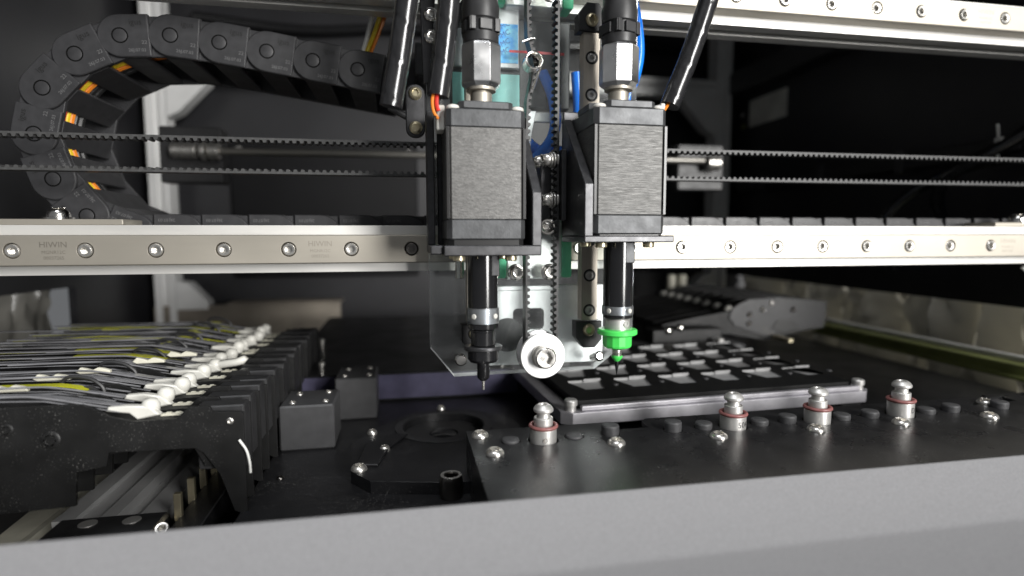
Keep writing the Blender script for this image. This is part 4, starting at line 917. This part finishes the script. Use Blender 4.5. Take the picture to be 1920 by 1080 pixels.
# side openings: crumpled plastic sheeting and rails
def crumple(name, lab, x, y0, y1, z0, z1, amp, seed, flip=1, mt='plastic_sheet'):
    nu, nv = 90, 26; v = []; f = []
    for i in range(nu + 1):
        for j in range(nv + 1):
            y = y0 + (y1 - y0) * i / nu; z = z0 + (z1 - z0) * j / nv
            p = Vector((y * 0.034 + seed + 0.25 * noise.noise(Vector((y * 0.02, z * 0.03, seed))), z * 0.007, seed * 1.7))
            d = abs(noise.noise(p)) * 1.6 + abs(noise.noise(p * 2.3 + Vector((3, 1, 0)))) * 0.8 + 0.35 * noise.noise(p * 5.1)
            v.append((x + flip * amp * d, y, z))
    for i in range(nu):
        for j in range(nv): a = i * (nv + 1) + j; f.append((a, a + 1, a + nv + 2, a + nv + 1))
    k = len(v); v += [(p[0] + 0.4 * flip, p[1], p[2]) for p in v]; f += [tuple(q + k for q in reversed(w)) for w in f]
    return solo(name, G().add(v, f), mt, lab, 'sheet', (x, (y0 + y1) / 2, z0), 'crumpled sheets at the side openings', 70)
crumple('plastic_sheet', 'crumpled translucent sheet filling the right side opening', 345, -20, 425, -115, -30, 24, 2.3, 1)
crumple('plastic_sheet', 'crumpled translucent sheet behind the left feeders', -358, -20, 285, -115, -20, 16, 8.1, -1, 'dimmed_sheet')
t = thing('side_rail', 'olive grey rail running back along the right side opening', 'rail', (320, 180, -85))
part('rail', G().box(306, 320, -40, 228, -86, -77.5, 0.6), 'olive_rail', t)
part('top_edge', G().box(319, 325, -40, 232, -77.4, -74.2, 0.5), 'white_alu', t)
part('lower_lip', G().box(300, 305.9, -40, 226, -86, -83.5, 0.5), 'olive_rail', t)

t = thing('rear_bracket', 'dark bracket with bright round screws behind the tray', 'bracket', (120, 125, -90))
part('base', G().box(74, 162, 120, 148, -89.9, -72, 0.6), 'block_grey', t)
part('step', G().box(96, 150, 130, 147, -71.9, -62, 0.6), 'feeder_black', t)
for (x, z, d) in ((99.1, -72.5, 5.0), (107.7, -62.4, 6.0), (116.9, -60.6, 6.0), (143.7, -76, 5.0), (153, -77.4, 3.6)):
    part('screw', G().lathe([(d / 2, -2), (d / 2, 0.4), (d * 0.42, 1.2), (d * 0.25, 1.8), (0, 2.0)], (x, 119.9 if z < -71 else 129.9, z), (0, -1, 0.15), 18), 'chrome', t)

# rear cover panels and cable run on the back wall
for (x0, x1, z0, z1, lab) in ((-262, -60, -40, 110, 'left dark cover panel screwed to the rear wall behind the belts'), (-40, 250, -40, 110, 'right dark cover panel screwed to the rear wall behind the heads')):
    t = thing('rear_cover', lab, 'panel', ((x0 + x1) / 2, 436, z0), 'rear cover panels')
    part('sheet', G().box(x0, x1, 432, 439.5, z0, z1, 1.5), 'cover_black', t)
    for x in (x0 + 10, x1 - 10):
        for z in (z0 + 10, z1 - 10): part('screw', G().lathe([(3.2, 0), (2.8, 1.4), (0, 2)], (x, 432, z), (0, -1, 0), 14), 'screw_steel', t)
solo('cable_run', G().tube(spline([(-290, 428, 236), (-180, 425, 228), (-60, 424, 236), (80, 425, 226), (200, 426, 234), (285, 428, 230)], 10), 5, 12), 'wrap_plastic', 'thick black cable run sagging along the top of the rear wall', 'cable', (0, 425, 230))
t = thing('wall_channel', 'narrow dark cable channel running back along the right wall', 'channel', (322, 200, 60))
part('channel', G().box(316, 326.6, 20, 388, 58, 70, 0.8), 'black_plastic', t)
for y in (60, 150, 240, 330): part('clip', G().box(315, 326.5, y, y + 8, 55, 73, 0.6), 'block_grey', t)
